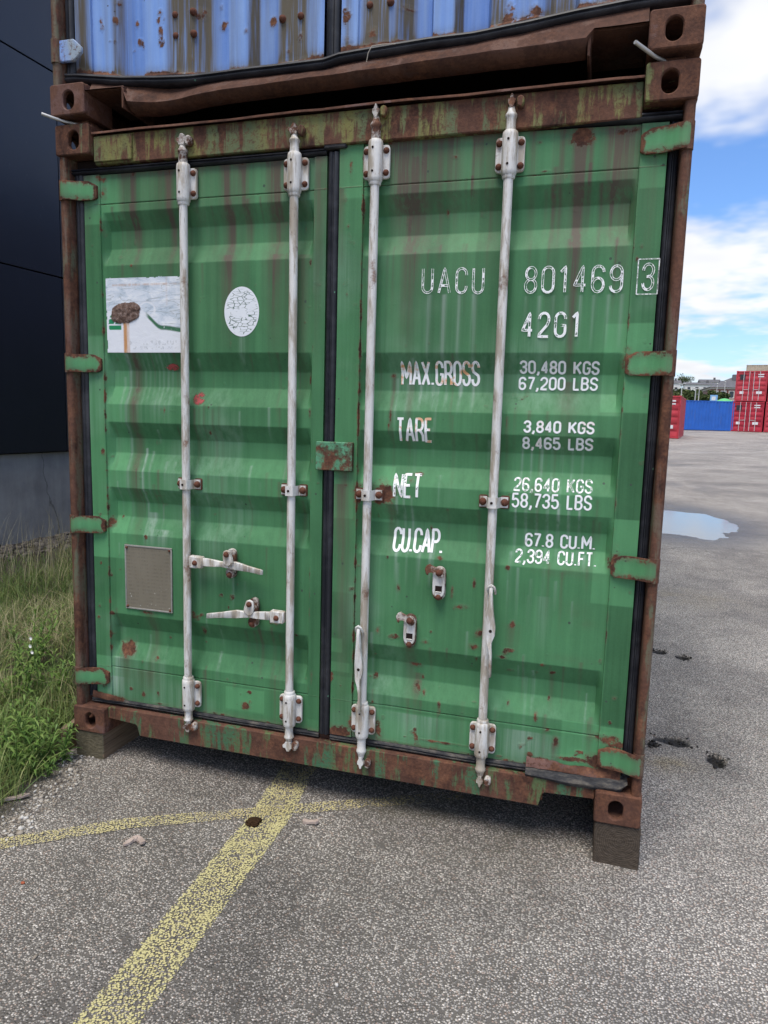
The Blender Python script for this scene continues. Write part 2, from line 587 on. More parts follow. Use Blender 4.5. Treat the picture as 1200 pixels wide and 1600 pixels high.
for hx, hy, rx, ry, dp in HOLES:
    stain = np.maximum(stain, 0.95 * np.exp(-0.16 * (((GX - hx) / rx) ** 2 + ((GY - hy) / ry) ** 2)) * (0.5 + fbm(GX * 11, GY * 11, 44)))
stain = np.maximum(stain, 0.55 * sstep(0.55, 0.68, fbm(GX * 1.3, GY * 1.3, 13)))

m, t = mat('coarse_asphalt')
p = t.pos()
flat = t.vmath('MULTIPLY', p, (1, 1, 0.15))
SC = 138.0
vn = t.n('ShaderNodeTexVoronoi', {'Vector': flat, 'Scale': SC}).outputs
f1, vc = vn['Distance'], t.rgb(vn['Color'])
chip = t.ramp(vc[0], [(0.0, (0.13, 0.126, 0.12)), (0.4, (0.21, 0.204, 0.195)), (0.8, (0.285, 0.275, 0.262)), (0.93, (0.34, 0.33, 0.315)), (1.0, (0.46, 0.445, 0.43))])
chip = t.mix(t.math('MULTIPLY', t.math('GREATER_THAN', vc[1], 0.86), 0.5), chip, (0.20, 0.14, 0.11))
gap = t.mapr(f1, 0.38, 0.66, 1, 0, True)
sub = t.math('GREATER_THAN', vc[2], 0.20)                           # some chips have gone, leaving dark binder
gap = t.math('MULTIPLY', gap, t.math('ADD', t.math('MULTIPLY', sub, 0.8), 0.2))
col = t.mix(gap, (0.062, 0.059, 0.056), chip)
big = t.noise(p, 0.55, 3, 0.6)
med = t.noise(p, 5.0, 3, 0.65)
bf = t.math('ADD', t.math('MULTIPLY', big, 0.6), t.math('MULTIPLY', med, 0.4))
col = t.mix(1.0, col, t.ramp(bf, [(0.34, (1.15, 1.09, 1.02)), (0.5, (1.80, 1.71, 1.59)), (0.66, (2.40, 2.29, 2.14))]), 'MULTIPLY')
col = t.mix(t.attr('ground_light'), col, t.mix(1.0, col, (1.38, 1.35, 1.30), 'MULTIPLY'))  # light on the open side multiplied into the asphalt colour
sandc = t.mix(gap, (0.10, 0.075, 0.045), t.mix(vc[0], (0.28, 0.22, 0.13), (0.52, 0.44, 0.28)))
col = t.mix(t.math('MULTIPLY', t.attr('sand'), t.mapr(med, 0.35, 0.6)), col, sandc)
col = t.mix(t.math('MULTIPLY', t.attr('mossy'), t.mapr(med, 0.4, 0.6)), col, (0.055, 0.050, 0.028))
col = t.mix(t.math('MULTIPLY', t.attr('stain'), 0.6), col, t.mix(1.0, col, (0.45, 0.45, 0.47), 'MULTIPLY'))
soilc = t.mix(t.noise(p, 25, 2, 0.7), (0.030, 0.025, 0.016), (0.11, 0.09, 0.06))
col = t.mix(t.attr('soil'), col, soilc)
col = t.mix(t.attr('field'), col, t.mix(big, (0.05, 0.07, 0.025), (0.12, 0.12, 0.055)))
col = t.mix(t.mapr(t.attr('hole'), 0.15, 0.5, 0, 0.96), col, (0.014, 0.013, 0.013))
wetm = t.math('MULTIPLY', t.attr('wet'), t.mapr(med, 0.25, 0.45))
col = t.mix(wetm, col, t.mix(1.0, col, (0.26, 0.26, 0.27), 'MULTIPLY'))
# cracks
cr = t.voro(t.vmath('ADD', p, t.vmath('MULTIPLY', t.n('ShaderNodeTexNoise', {'Vector': p, 'Scale': 1.4, 'Detail': 2.0}).outputs['Color'], (0.9, 0.9, 0))), 0.30, 'DISTANCE_TO_EDGE', 'Distance')
crm = t.math('MULTIPLY', t.mapr(cr, 0.0, 0.0045, 1, 0), t.mapr(big, 0.45, 0.55))
ysep = t.n('ShaderNodeSeparateXYZ', {0: p}).outputs
crm = t.math('MULTIPLY', crm, t.mapr(ysep[1], 4.0, 6.0))
col = t.mix(t.math('MULTIPLY', crm, 0.85), col, (0.02, 0.02, 0.02))
hgt = t.mapr(f1, 0.1, 0.65, 1, 0)
rg = t.mapr(wetm, 0, 1, 0.66, 0.30)
out(t, col, rg, t.bump(hgt, 0.9, 0.006), spec=0.5)
M['asphalt'] = m
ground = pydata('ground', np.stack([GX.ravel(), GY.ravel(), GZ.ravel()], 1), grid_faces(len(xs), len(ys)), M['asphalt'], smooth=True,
                attrs=dict(hole=hole, wet=wet, soil=soil, sand=np.clip(sand, 0, 1), mossy=mossy, stain=np.clip(stain, 0, 1), field=field, ground_light=lit_ground))
structure(ground)

# puddle: a still sheet of water lying in the shallow hollow
m, t = mat('rain_water')
p = t.pos()
out(t, (0.13, 0.13, 0.125), 0.10, t.bump(t.noise(p, 3.0, 3), 0.04, 0.02), spec=0.9)
M['water'] = m
pp = []
for i in range(len(PUD)):
    a, b, c, d = [Vector((*PUD[(i + k) % len(PUD)], 0)) for k in (-1, 0, 1, 2)]
    for s in np.linspace(0, 1, 8)[:-1]:
        q = 0.5 * ((2 * b) + (c - a) * s + (2 * a - 5 * b + 4 * c - d) * s * s + (3 * b - a - 3 * c + d) * s ** 3)
        j = 0.10 * (fbm(q.x * 4, q.y * 4, 31) - 0.5)
        pp.append((q.x + j, q.y + 1.5 * j))
bm = bmesh.new()
pz = float(ground_z(3.3, 10.4)) - 0.0118
pv = [bm.verts.new((a, b, pz)) for a, b in pp]
bm.faces.new(pv)
bmesh.ops.triangulate(bm, faces=bm.faces)
structure(fin('puddle', bm, M['water'], smooth=0))

# worn yellow paint
m, t = mat('worn_yellow_paint')
p = t.pos()
flat = t.vmath('MULTIPLY', p, (1, 1, 0.15))
vn = t.n('ShaderNodeTexVoronoi', {'Vector': flat, 'Scale': SC}).outputs
f1, vc = vn['Distance'], t.rgb(vn['Color'])
ed = t.mapr(f1, 0.30, 0.62, 0.22, 0.0)
wear = t.attr('wear')
e2 = t.attr('edge')
nz = t.math('ADD', t.math('MULTIPLY', t.noise(p, 140, 3, 0.75), 0.35), t.math('MULTIPLY', t.noise(p, 7, 5, 0.65), 0.65))
keep = t.math('ADD', t.math('ADD', t.mapr(ed, 0.02, 0.14, 0.15, 1.0), 0.12), t.math('MULTIPLY', t.math('SUBTRACT', vc[1], 0.5), 0.35))
keep = t.math('ADD', keep, t.math('MULTIPLY', t.math('SUBTRACT', nz, 0.5), 2.6))
keep = t.math('SUBTRACT', t.math('ADD', keep, 0.20), wear)
keep = t.math('SUBTRACT', keep, t.mapr(e2, 0.86, 1.0, 0.0, 0.7))
al = t.mapr(keep, 0.22, 0.72, 0, 0.92, True)
yc = t.mix(t.noise(p, 90, 4), (0.52, 0.46, 0.20), (0.70, 0.64, 0.34))
yc = t.mix(t.mapr(wear, 0.3, 0.9), yc, (0.62, 0.52, 0.26))
out(t, yc, 0.75, t.bump(t.mapr(ed, 0.02, 0.2), 0.6, 0.004), spec=0.25, alpha=al)
M['yellow'] = m


def paint_line(pts, width, lift, wearf):
    """a strip of paint lying on the yard along pts"""
    path = []
    for (a, b) in zip(pts, pts[1:]):
        n = max(2, int(math.dist(a, b) / 0.025))
        path += [(a[0] + (b[0] - a[0]) * i / n, a[1] + (b[1] - a[1]) * i / n) for i in range(n)]
    path.append(pts[-1])
    path = np.array(path)
    d = np.gradient(path, axis=0)
    d /= np.linalg.norm(d, axis=1)[:, None]
    nr = np.stack([-d[:, 1], d[:, 0]], 1)
    cols = np.linspace(-1, 1, 9)
    V, E, W = [], [], []
    for i, (q, n) in enumerate(zip(path, nr)):
        for c in cols:
            x, y = q + n * c * width / 2 * (1 + 0.04 * (fbm(i * 0.3, 1, 4) - 0.5))
            V.append((x, y, float(ground_z(x, y)) + lift))
            E.append(abs(c))
            W.append(wearf(x, y, c))
    o = pydata('painted_line', V, grid_faces(9, len(path)), M['yellow'], parent=ground, smooth=True, attrs=dict(edge=E, wear=W))
    return o


YA = [(1.22, -2.4), (1.068, -1.16), (1.050, -0.16), (0.995, 0.31), (0.93, 0.9)]
l1 = paint_line(YA, 0.165, 0.004, lambda x, y, c: 0.38 + 0.10 * math.cos(c * 3) + 0.45 * float(sstep(-0.15, 0.35, y)) - 0.12 * abs(c))
l1['label'] = 'long worn yellow line running under the green container'
YB = [(-0.12, -0.90), (0.219, -0.652), (0.569, -0.381), (0.954, -0.163), (1.142, -0.055), (1.42, 0.10), (1.75, 0.28)]
l2 = paint_line(YB, 0.078, 0.007, lambda x, y, c: 0.52 + 0.35 * float(sstep(1.15, 1.5, x)) + 0.25 * float(sstep(0.75, 0.9, x) * sstep(1.12, 0.98, x)))
l2['label'] = 'faint yellow line crossing the bright one'

# ================================================================== green container
CW, CH, CL = 2.438, 2.591, 12.192
gc = thing('shipping_container', 'rusty green shipping container with white lock rods standing on timber blocks', 'container', (1.219, 6.1, 0), worldmesh=True)


def plate(bm, o, u, v, nin, w, h, th, hole=None, r=0.007, ch=0.004):
    o, u, v, nin = Vector(o), Vector(u), Vector(v), Vector(nin)

    def loop(pts, c):
        return [bm.verts.new(o + u * a + v * b + nin * c) for a, b in pts]
    A = loop(rrect(ch, w - ch, ch, h - ch, r, 6), 0)
    B = loop(rrect(0, w, 0, h, r, 6), ch)
    C = loop(rrect(0, w, 0, h, r, 6), th)
    n = len(A)

    def band(p, q):
        for i in range(n):
            bm.faces.new((p[i], p[(i + 1) % n], q[(i + 1) % n], q[i]))
    band(A, B)
    band(B, C)
    if hole:
        cu, cv, hw, hh = hole
        D = loop(stadium(cu, cv, hw + ch, hh + ch, 13), 0)
        E = loop(stadium(cu, cv, hw, hh, 13), ch)
        F = loop(stadium(cu, cv, hw, hh, 13), th)
        band(D, A)
        band(E, D)
        band(F, E)
        band(C, F)
    else:
        bm.faces.new(A)
        bm.faces.new(C[::-1])


def corner_casting(x0, yf, z0, left, ysgn, m, parent, z_round=None):
    """hollow ISO corner block: oval holes in its end face and outer side"""
    W_, D_, H_, T_ = 0.162, 0.178, 0.118, 0.022
    bm = bmesh.new()
    cu = 0.088 if left else W_ - 0.088
    plate(bm, (x0, yf, z0), (1, 0, 0), (0, 0, 1), (0, ysgn, 0), W_, H_, T_, (cu, 0.056, 0.026, 0.036), 0.010, 0.004)
    ya = yf + ysgn * T_
    xo, xi = (x0, x0 + W_) if left else (x0 + W_, x0)
    sx = 1 if left else -1
    plate(bm, (xo, ya, z0), (0, ysgn, 0), (0, 0, 1), (sx, 0, 0), D_ - T_, H_, T_, (0.075, 0.056, 0.026, 0.036), 0.004, 0.002)
    plate(bm, (xi, ya, z0), (0, ysgn, 0), (0, 0, 1), (-sx, 0, 0), D_ - T_, H_, T_, None, 0.004, 0.002)
    yb0, yb1 = sorted((ya, yf + ysgn * D_))
    bm_box(bm, x0 + T_, x0 + W_ - T_, yb0, yb1, z0 + 0.001, z0 + T_)
    bm_box(bm, x0 + T_, x0 + W_ - T_, yb0, yb1, z0 + H_ - T_, z0 + H_ - 0.001)
    e0, e1 = sorted((yf + ysgn * (D_ - T_), yf + ysgn * (D_ - 0.001)))
    bm_box(bm, x0 + T_, x0 + W_ - T_, e0, e1, z0 + T_, z0 + H_ - T_)
    return fin('corner_casting', bm, m, parent, 30)


def castings(z0, y0, parent, mats):
    i = 0
    for zb in (z0, z0 + CH - 0.118):
        for left in (True, False):
            corner_casting(0 if left else CW - 0.162, y0, zb, left, 1, mats[i], parent)
            corner_casting(0 if left else CW - 0.162, y0 + CL, zb, left, -1, mats[i], parent)
            i += 1


castings(0, 0, gc, [M['rust'], M['rust'], M['rust_yellow'], M['rust_yellow']])


def side_wall(x, sgn, y0, z0, z1, m, parent):
    prof = []
    y = y0 + 0.20
    k = 0
    while y < y0 + CL - 0.25:
        prof += [(y, 0), (y + 0.07, 0), (y + 0.138, 1), (y + 0.21, 1)]
        y += 0.278
    prof.append((y0 + CL - 0.2, 0))
    V = [(x - sgn * 0.036 * d, yy, z) for z in (z0, z1) for yy, d in prof]
    return pydata('side_wall', V, grid_faces(len(prof), 2), m, parent, attrs=plainattrs(2 * len(prof)))


def plainattrs(n, tone=0.45):
    return dict(tone=np.full(n, tone), streak=np.full(n, 0.15), pale=np.zeros(n), rust=np.full(n, 0.06))


def shell(z0, y0, parent, pm, rm, sills=True):
    side_wall(0.02, -1, y0, z0 + 0.15, z0 + CH - 0.09, pm, parent)
    side_wall(CW - 0.02, 1, y0, z0 + 0.15, z0 + CH - 0.09, pm, parent)
    for left in (0, 1):
        a = 0.004 if left == 0 else CW - 0.064
        bm = bmesh.new()
        bm_box(bm, a, a + 0.06, y0 + 0.19, y0 + CL - 0.19, z0 + 0.012, z0 + 0.16, 0.004)
        fin('bottom_rail', bm, rm, parent)
        bm = bmesh.new()
        bm_box(bm, a, a + 0.06, y0 + 0.19, y0 + CL - 0.19, z0 + CH - 0.095, z0 + CH - 0.03, 0.004)
        fin('top_rail', bm, rm, parent)
    V, n = [], 60
    yy = np.linspace(y0 + 0.15, y0 + CL - 0.15, n * 4)
    for x in (0.03, CW - 0.03):
        for i, y in enumerate(yy):
            V.append((x, y, z0 + CH - 0.035 + 0.01 * ((i // 2) % 2)))
    pydata('roof', V, grid_faces(len(yy), 2), pm, parent, attrs=plainattrs(len(V)))
    bm = bmesh.new()
    bm_box(bm, 0.064, CW - 0.064, y0 + 0.13, y0 + CL - 0.1, z0 + 0.118, z0 + 0.15)
    fin('floor', bm, M['inside'], parent, 0)
    for k in range(10):
        bm = bmesh.new()
        yk = y0 + 0.55 + k * 1.22
        bm_box(bm, 0.066, CW - 0.066, yk, yk + 0.045, z0 + 0.02, z0 + 0.116)
        fin('cross_member', bm, M['inside'], parent, 0)
    bm = bmesh.new()
    bm_box(bm, 0.164, CW - 0.164, y0 + CL - 0.06, y0 + CL - 0.02, z0 + 0.02, z0 + CH - 0.02, 0.005)
    o = fin('rear_wall', bm, pm, parent)
    for left in (0, 1):
        bm = bmesh.new()
        a = 0.003 if left == 0 else CW - 0.103
        bm_box(bm, a, a + 0.1, y0 + CL - 0.14, y0 + CL - 0.015, z0 + 0.12, z0 + CH - 0.12, 0.005)
        fin('corner_post', bm, rm, parent)


shell(0, 0, gc, M['green'], M['rust'])


def corner_post(left, z0, y0, m, parent, zt=CH):
    prof = [(0.004, 0.11), (0.003, 0.03), (0.006, 0.016), (0.014, 0.010), (0.028, 0.010), (0.035, 0.014), (0.038, 0.024), (0.039, 0.078), (0.062, 0.080), (0.064, 0.11)]
    bm = bmesh.new()
    pts = [(x if left else CW - x, y + y0) for x, y in prof]
    bm_prism(bm, pts, 'z', z0 + 0.1185, z0 + zt - 0.1185)
    return fin('corner_post', bm, m, parent, 50)


corner_post(True, 0, 0, M['rust_post'], gc)
corner_post(False, 0, 0, M['rust_post'], gc)
# hinge knuckles on the posts
HZL = [2.342, 1.643, 0.948, 0.256]
HZR = [2.366, 1.652, 0.948, 0.234]

# header beam with a wavy rolled lip
bm = bmesh.new()
bm_box(bm, 0.164, CW - 0.164, 0.034, 0.10, 2.438, 2.552, 0.004)
header = fin('door_header', bm, M['rust_header'], gc)
bm = bmesh.new()
bm_box(bm, 0.166, 0.345, 0.024, 0.0335, 2.446, 2.545, 0.003)
fin('patch_plate', bm, M['rust_header'], header)
xsn = np.linspace(0.164, CW - 0.164, 60)
V = []
for yy, dz in ((0.014, -0.004), (0.014, 0.004), (0.05, 0.007), (0.12, 0.006)):
    for x in xsn:
        V.append((x, yy + 0.004 * (vnoise(x * 5, 1) - 0.5), 2.556 + dz + 0.012 * (fbm(x * 3, 2, 6) - 0.5) + 0.006 * (x / CW - 0.5)))
pydata('rolled_lip', V, grid_faces(60, 4), M['rust'], header, smooth=True)
# end pieces under the top castings
for a, b in ((0.042, 0.163), (CW - 0.163, CW - 0.042)):
    bm = bmesh.new()
    bm_box(bm, a, b, 0.075, 0.12, 2.415, 2.472, 0.003)
    fin('header_end', bm, M['inside'], header)

# sill with a lifting notch near each end
n0, n1 = 0.318, 2.082
sp = [(0.1625, 0.118), (0.1625, 0.066), (n0 - 0.012, 0.063), (n0, 0.052), (n0 + 0.006, 0.006), (n1 - 0.006, 0.006), (n1, 0.058), (n1 + 0.012, 0.068), (CW - 0.1625, 0.070), (CW - 0.1625, 0.118)]
bm = bmesh.new()
bm_prism(bm, sp, 'y', 0.030, 0.075, 0.003)
sill = fin('door_sill', bm, M['rust_sill'], gc)
bm = bmesh.new()
bm_box(bm, 0.164, CW - 0.164, 0.0755, 0.13, 0.10, 0.132, 0.003)
fin('sill_plate', bm, M['rust'], sill)
for a, b, s in ((0.163, n0, 1), (n1, CW - 0.163, -1)):        # returned flange round each notch
    bm = bmesh.new()
    zt = 0.063 if s == 1 else 0.069
    bm_box(bm, a + 0.002, b - 0.004, 0.076, 0.22, zt, zt + 0.012)
    if s == 1:
        bm_box(bm, b - 0.004, b + 0.006, 0.076, 0.22, 0.008, zt + 0.012)
    else:
        bm_box(bm, a - 0.006, a + 0.004, 0.076, 0.22, 0.008, zt + 0.012)
    fin('notch_flange', bm, M['rust'], sill)
bm = bmesh.new()
for k, (dx, gl) in enumerate(((0, '0'), (1, '1'))):
    pass
bm.free()

# ---------------------------------------------------------------- doors
YR, YP, GD = 0.052, 0.060, 0.036          # rail face, panel face, corrugation depth
GRV = [(2.258, 2.190, 2.118, 2.045), (1.690, 1.617, 1.550, 1.474), (1.398, 1.331, 1.266, 1.190), (1.116, 1.052, 0.986, 0.914), (0.552, 0.480, 0.416, 0.345)]
bz, bd = [0.0], [0.0]
for g in reversed(GRV):
    bz += [g[3], g[2], g[1], g[0]]
    bd += [0, 1, 1, 0]
bz.append(3.0)
bd.append(0.0)


def groove(z):
    return (np.interp(z - 0.002, bz, bd) + np.interp(z, bz, bd) + np.interp(z + 0.002, bz, bd)) / 3


class Door:
    def __init__(s, xl, xr, pl, pr, top, zb):
        s.xl, s.xr, s.pl, s.pr, s.top, s.zb = xl, xr, pl, pr, top, zb

    def y(s, x, z):
        x, z = np.asarray(x, float), np.asarray(z, float)
        inp = sstep(s.pl, s.pl + 0.0012, x) * sstep(s.pr, s.pr - 0.0012, x)
        endf = np.clip((x - s.pl - 0.001) / 0.020, 0, 1) * np.clip((s.pr - 0.001 - x) / 0.020, 0, 1)
        d = YR + inp * (YP - YR) + GD * groove(z) * endf
        for zs in (2.291, 0.302):
            d = d + inp * 0.005 * np.exp(-((z - zs) / 0.0016) ** 2)
        d = d + 0.006 * (fbm(x * 2.6, z * 2.6, 41, 2) - 0.5)
        return d


def left_top(x):
    return 2.407 + 0 * np.asarray(x)


def right_top(x):
    return 2.451 + (np.asarray(x) - 1.243) / (2.37 - 1.243) * -0.026


DL = Door(0.092, 1.172, 0.168, 1.122, left_top, 0.150)
DR = Door(1.222, 2.361, 1.315, 2.277, right_top, 0.150)


def spots(x, z, lst):
    r = np.zeros_like(x)
    for sx_, sz_, rx, rz, a in lst:
        q = ((x - sx_) / rx) ** 2 + ((z - sz_) / rz) ** 2
        r = np.maximum(r, a * np.exp(-q * 0.9))
    return r


def streaks(x, z, lst):
    r = np.zeros_like(x)
    for sx_, zt, zb, wd, a in lst:
        xc = sx_ + 0.006 * (fbm(z * 3, sx_ * 9, 15) - 0.5)
        f = np.clip((z - zb) / max(zt - zb, 1e-3), 0, 1) ** 0.7 * (z < zt + 0.01)
        r = r + a * np.exp(-((x - xc) / wd) ** 2) * f
    return np.clip(r, 0, 1)


def rects(x, z, lst):
    r = np.zeros_like(x)
    for x0, x1, z0, z1, a in lst:
        e = 0.0015
        r += a * sstep(x0 - e, x0 + e, x) * sstep(x1 + e, x1 - e, x) * sstep(z0 - e, z0 + e, z) * sstep(z1 + e, z1 - e, z)
    return r


RUST_R = [(2.086,2.406, 0.045, 0.035, 0.85), (1.420,1.154, 0.055, 0.05, 0.8), (1.321,1.149, 0.025, 0.05, 0.7), (1.550,1.235, 0.03, 0.012, 0.6), (1.526,1.209, 0.02, 0.01, 0.55),
          (1.443,1.607, 0.014, 0.014, 0.7), (1.442,1.454, 0.006, 0.03, 0.6), (1.436,1.406, 0.005, 0.03, 0.5), (1.882,1.454, 0.004, 0.03, 0.6), (1.651,0.921, 0.015, 0.012, 0.6), (1.414,0.609, 0.015, 0.025, 0.55),
          (1.493,0.791, 0.012, 0.02, 0.5), (1.790,0.834, 0.008, 0.025, 0.65), (1.706,0.791, 0.008, 0.03, 0.6), (1.743,0.740, 0.03, 0.012, 0.55), (1.912,0.904, 0.01, 0.012, 0.6), (1.939,0.691, 0.012, 0.018, 0.6),
          (1.816,0.642, 0.02, 0.02, 0.6), (1.799,0.589, 0.02, 0.014, 0.6), (1.910,0.560, 0.022, 0.010, 0.65), (1.941,0.506, 0.016, 0.008, 0.65), (2.058,0.546, 0.012, 0.010, 0.65), (2.097,0.519, 0.012, 0.008, 0.7), (2.038,0.511, 0.008, 0.008, 0.5),
          (2.045,0.344, 0.010, 0.022, 0.65), (2.093,0.298, 0.012, 0.010, 0.6), (2.123,0.255, 0.012, 0.028, 0.75), (2.030,0.190, 0.016, 0.014, 0.75), (1.570,0.478, 0.035, 0.012, 0.6), (1.610,0.587, 0.02, 0.012, 0.55),
          (1.578,0.393, 0.020, 0.035, 0.6), (1.608,0.371, 0.010, 0.02, 0.5), (1.547,0.559, 0.02, 0.02, 0.55), (1.260,0.162, 0.05, 0.03, 0.85), (1.332,0.209, 0.03, 0.05, 0.8), (1.425,0.196, 0.02, 0.05, 0.75), (1.689,0.184, 0.10, 0.006, 0.7),
          (2.201,0.196, 0.08, 0.010, 0.8), (2.085,0.177, 0.05, 0.012, 0.75), (2.281,0.205, 0.06, 0.03, 0.75), (2.344,0.285, 0.05, 0.02, 0.7), (1.483,2.499, 0.09, 0.010, 0.75), (1.624,2.492, 0.05, 0.008, 0.6), (2.221,2.411, 0.06, 0.014, 0.6), (1.414,2.418, 0.012, 0.05, 0.6),
          (1.629,2.189, 0.008, 0.018, 0.55), (1.656,2.371, 0.012, 0.008, 0.6), (1.947,2.398, 0.012, 0.008, 0.6), (1.974,2.301, 0.018, 0.006, 0.6), (2.302,2.040, 0.006, 0.01, 0.5), (2.290,1.999, 0.006, 0.01, 0.5), (1.268,2.355, 0.008, 0.04, 0.6), (1.245,2.250, 0.012, 0.02, 0.5),
          (1.260,2.151, 0.008, 0.01, 0.5), (1.260,1.907, 0.006, 0.012, 0.5), (1.260,0.894, 0.006, 0.02, 0.45), (2.349,0.856, 0.008, 0.008, 0.5), (2.321,0.459, 0.01, 0.01, 0.5), (2.28, 1.66, 0.02, 0.05, 0.6), (2.285, 0.96, 0.025, 0.05, 0.65), (2.30, 0.30, 0.06, 0.02, 0.75)]
RUST_R += [(1.3155, z, 0.006, 0.05, 0.35 + 0.4 * random.random()) for z in np.arange(0.2, 2.4, 0.075)]
RUST_R += [(2.278, z, 0.005, 0.04, 0.45 * random.random() + 0.15) for z in np.arange(0.2, 2.2, 0.08)]
RUST_L = [(0.242,0.388, 0.038, 0.038, 0.95), (0.355,0.570, 0.03, 0.012, 0.7), (0.472,0.603, 0.012, 0.012, 0.6), (0.394,0.362, 0.008, 0.014, 0.6), (0.324,0.342, 0.008, 0.012, 0.5), (0.331,0.191, 0.016, 0.016, 0.6), (0.404,0.201, 0.008, 0.022, 0.6),
          (0.835,0.207, 0.024, 0.020, 0.8), (0.780,0.297, 0.012, 0.02, 0.45), (0.747,0.315, 0.01, 0.01, 0.45), (0.457,1.453, 0.008, 0.022, 0.65), (0.441,1.455, 0.006, 0.014, 0.5), (0.665,1.471, 0.006, 0.008, 0.6), (0.718,1.565, 0.006, 0.01, 0.5),
          (0.664,1.366, 0.012, 0.012, 0.5), (0.356,1.097, 0.008, 0.01, 0.5), (0.176,0.549, 0.012, 0.012, 0.7), (0.116,0.581, 0.010, 0.010, 0.6), (0.111,0.527, 0.010, 0.010, 0.6), (0.154,1.270, 0.012, 0.02, 0.6), (0.168,1.187, 0.008, 0.01, 0.5), (0.174,0.956, 0.025, 0.03, 0.7), (0.183,2.340, 0.02, 0.03, 0.55),
          (0.178,2.391, 0.03, 0.02, 0.55), (0.130,0.238, 0.03, 0.03, 0.6), (0.179,0.154, 0.06, 0.012, 0.7), (0.413,0.158, 0.05, 0.006, 0.5), (0.326,2.406, 0.012, 0.02, 0.6), (0.492,2.400, 0.012, 0.02, 0.55), (0.752,2.406, 0.014, 0.014, 0.55), (0.821,2.408, 0.018, 0.01, 0.45), (0.957,2.403, 0.014, 0.012, 0.5),
          (0.308,2.043, 0.01, 0.01, 0.5), (0.304,2.142, 0.006, 0.012, 0.5), (1.099,1.594, 0.006, 0.03, 0.55), (1.112,1.458, 0.008, 0.02, 0.65), (1.107,2.029, 0.006, 0.02, 0.55), (1.136,0.373, 0.008, 0.04, 0.4), (0.533,0.190, 0.02, 0.02, 0.55)]
RUST_L += [(0.168, z, 0.005, 0.04, 0.55 * random.random() + 0.1) for z in np.arange(0.25, 2.4, 0.07)]
RUST_L += [(1.1225, z, 0.004, 0.04, 0.5 * random.random()) for z in np.arange(0.25, 2.4, 0.08)]
STR_R = [(2.088,2.381, 1.55, 0.011, 1.7), (2.081,2.382, 1.9, 0.006, 0.8), (2.075,2.382, 2.0, 0.016, 0.5), (2.121,2.379, 2.1, 0.008, 0.5), (1.496,2.492, 1.72, 0.026, 0.48), (1.441,2.496, 2.1, 0.018, 0.5), (1.543,2.488, 2.0, 0.02, 0.45), (1.601,2.483, 2.0, 0.012, 0.5), (1.727,2.483, 2.2, 0.01, 0.6), (1.794,2.477, 1.9, 0.03, 0.35),
         (1.928,2.435, 2.0, 0.012, 0.45), (2.024,2.427, 2.03, 0.006, 0.7), (2.201,2.413, 2.0, 0.022, 0.6), (2.242,2.409, 1.85, 0.03, 0.45), (1.659,2.478, 2.1, 0.02, 0.35), (2.006,2.305, 2.03, 0.006, 0.6), (2.199,2.292, 2.04, 0.006, 0.5),
         (1.512,1.634, 1.30, 0.01, 0.45), (1.443,1.598, 1.35, 0.006, 0.7), (2.091,1.582, 1.3, 0.03, 0.35), (1.499,2.372, 1.5, 0.03, 0.28), (2.095,0.514, 0.36, 0.006, 0.4), (2.119,0.241, 0.16, 0.008, 0.6), (1.577,0.432, 0.25, 0.012, 0.5), (1.547,0.559, 0.30, 0.02, 0.35), (1.452,1.111, 0.9, 0.014, 0.4),
         (1.743,0.735, 0.75, 0.03, 0.30), (1.232,2.278, 2.0, 0.012, 0.5), (1.266,1.226, 0.2, 0.025, 0.5), (1.241,1.174, 0.9, 0.02, 0.35), (1.940,0.681, 0.55, 0.02, 0.3), (2.318,2.314, 1.9, 0.02, 0.25)]
STR_L = [(0.326,2.411, 1.95, 0.011, 0.9), (0.492,2.400, 1.98, 0.011, 0.9), (0.752,2.411, 1.8, 0.020, 0.7), (0.827,2.408, 2.1, 0.014, 0.45), (0.957,2.406, 1.95, 0.022, 0.7), (0.930,2.408, 1.7, 0.03, 0.3), (0.271,2.410, 2.0, 0.02, 0.4), (0.457,2.402, 2.2, 0.03, 0.25), (0.306,1.687, 0.82, 0.020, 0.75), (1.140,2.409, 1.6, 0.02, 0.35),
         (1.067,2.054, 1.4, 0.03, 0.35), (0.242,0.373, 0.2, 0.02, 0.5), (0.375,0.564, 0.2, 0.02, 0.45), (0.751,2.065, 1.7, 0.025, 0.35), (0.959,2.058, 1.6, 0.025, 0.3), (0.333,0.295, 0.18, 0.05, 0.35), (0.636,0.815, 0.6, 0.01, 0.3)]
PALE_R = [(1.58 + 0.055 * i, 1.89, 1.56, 0.008, 0.5) for i in range(4)] + [(1.93 + 0.046 * i, 1.88, 1.70, 0.006, 0.4) for i in range(8)] + [(1.94 + 0.036 * i, 1.35, 1.16, 0.004, 0.5) for i in range(7)] + \
         [(1.93 + 0.038 * i, 1.13, 0.93, 0.004, 0.55) for i in range(7)] + [(1.475 + 0.03 * i, 1.14, 0.95, 0.005, 0.5) for i in range(3)] + [(1.48 + 0.045 * i, 0.93, 0.80, 0.006, 0.5) for i in range(4)] + \
         [(1.50 + 0.05 * i, 1.57, 1.46, 0.006, 0.4) for i in range(6)] + [(1.95, 0.9, 0.7, 0.004, 0.6), (2.0, 0.86, 0.65, 0.003, 0.5), (2.05, 0.8, 0.6, 0.02, 0.25), (1.60, 0.27, 0.15, 0.12, 0.35), (2.0, 0.27, 0.16, 0.10, 0.35)]
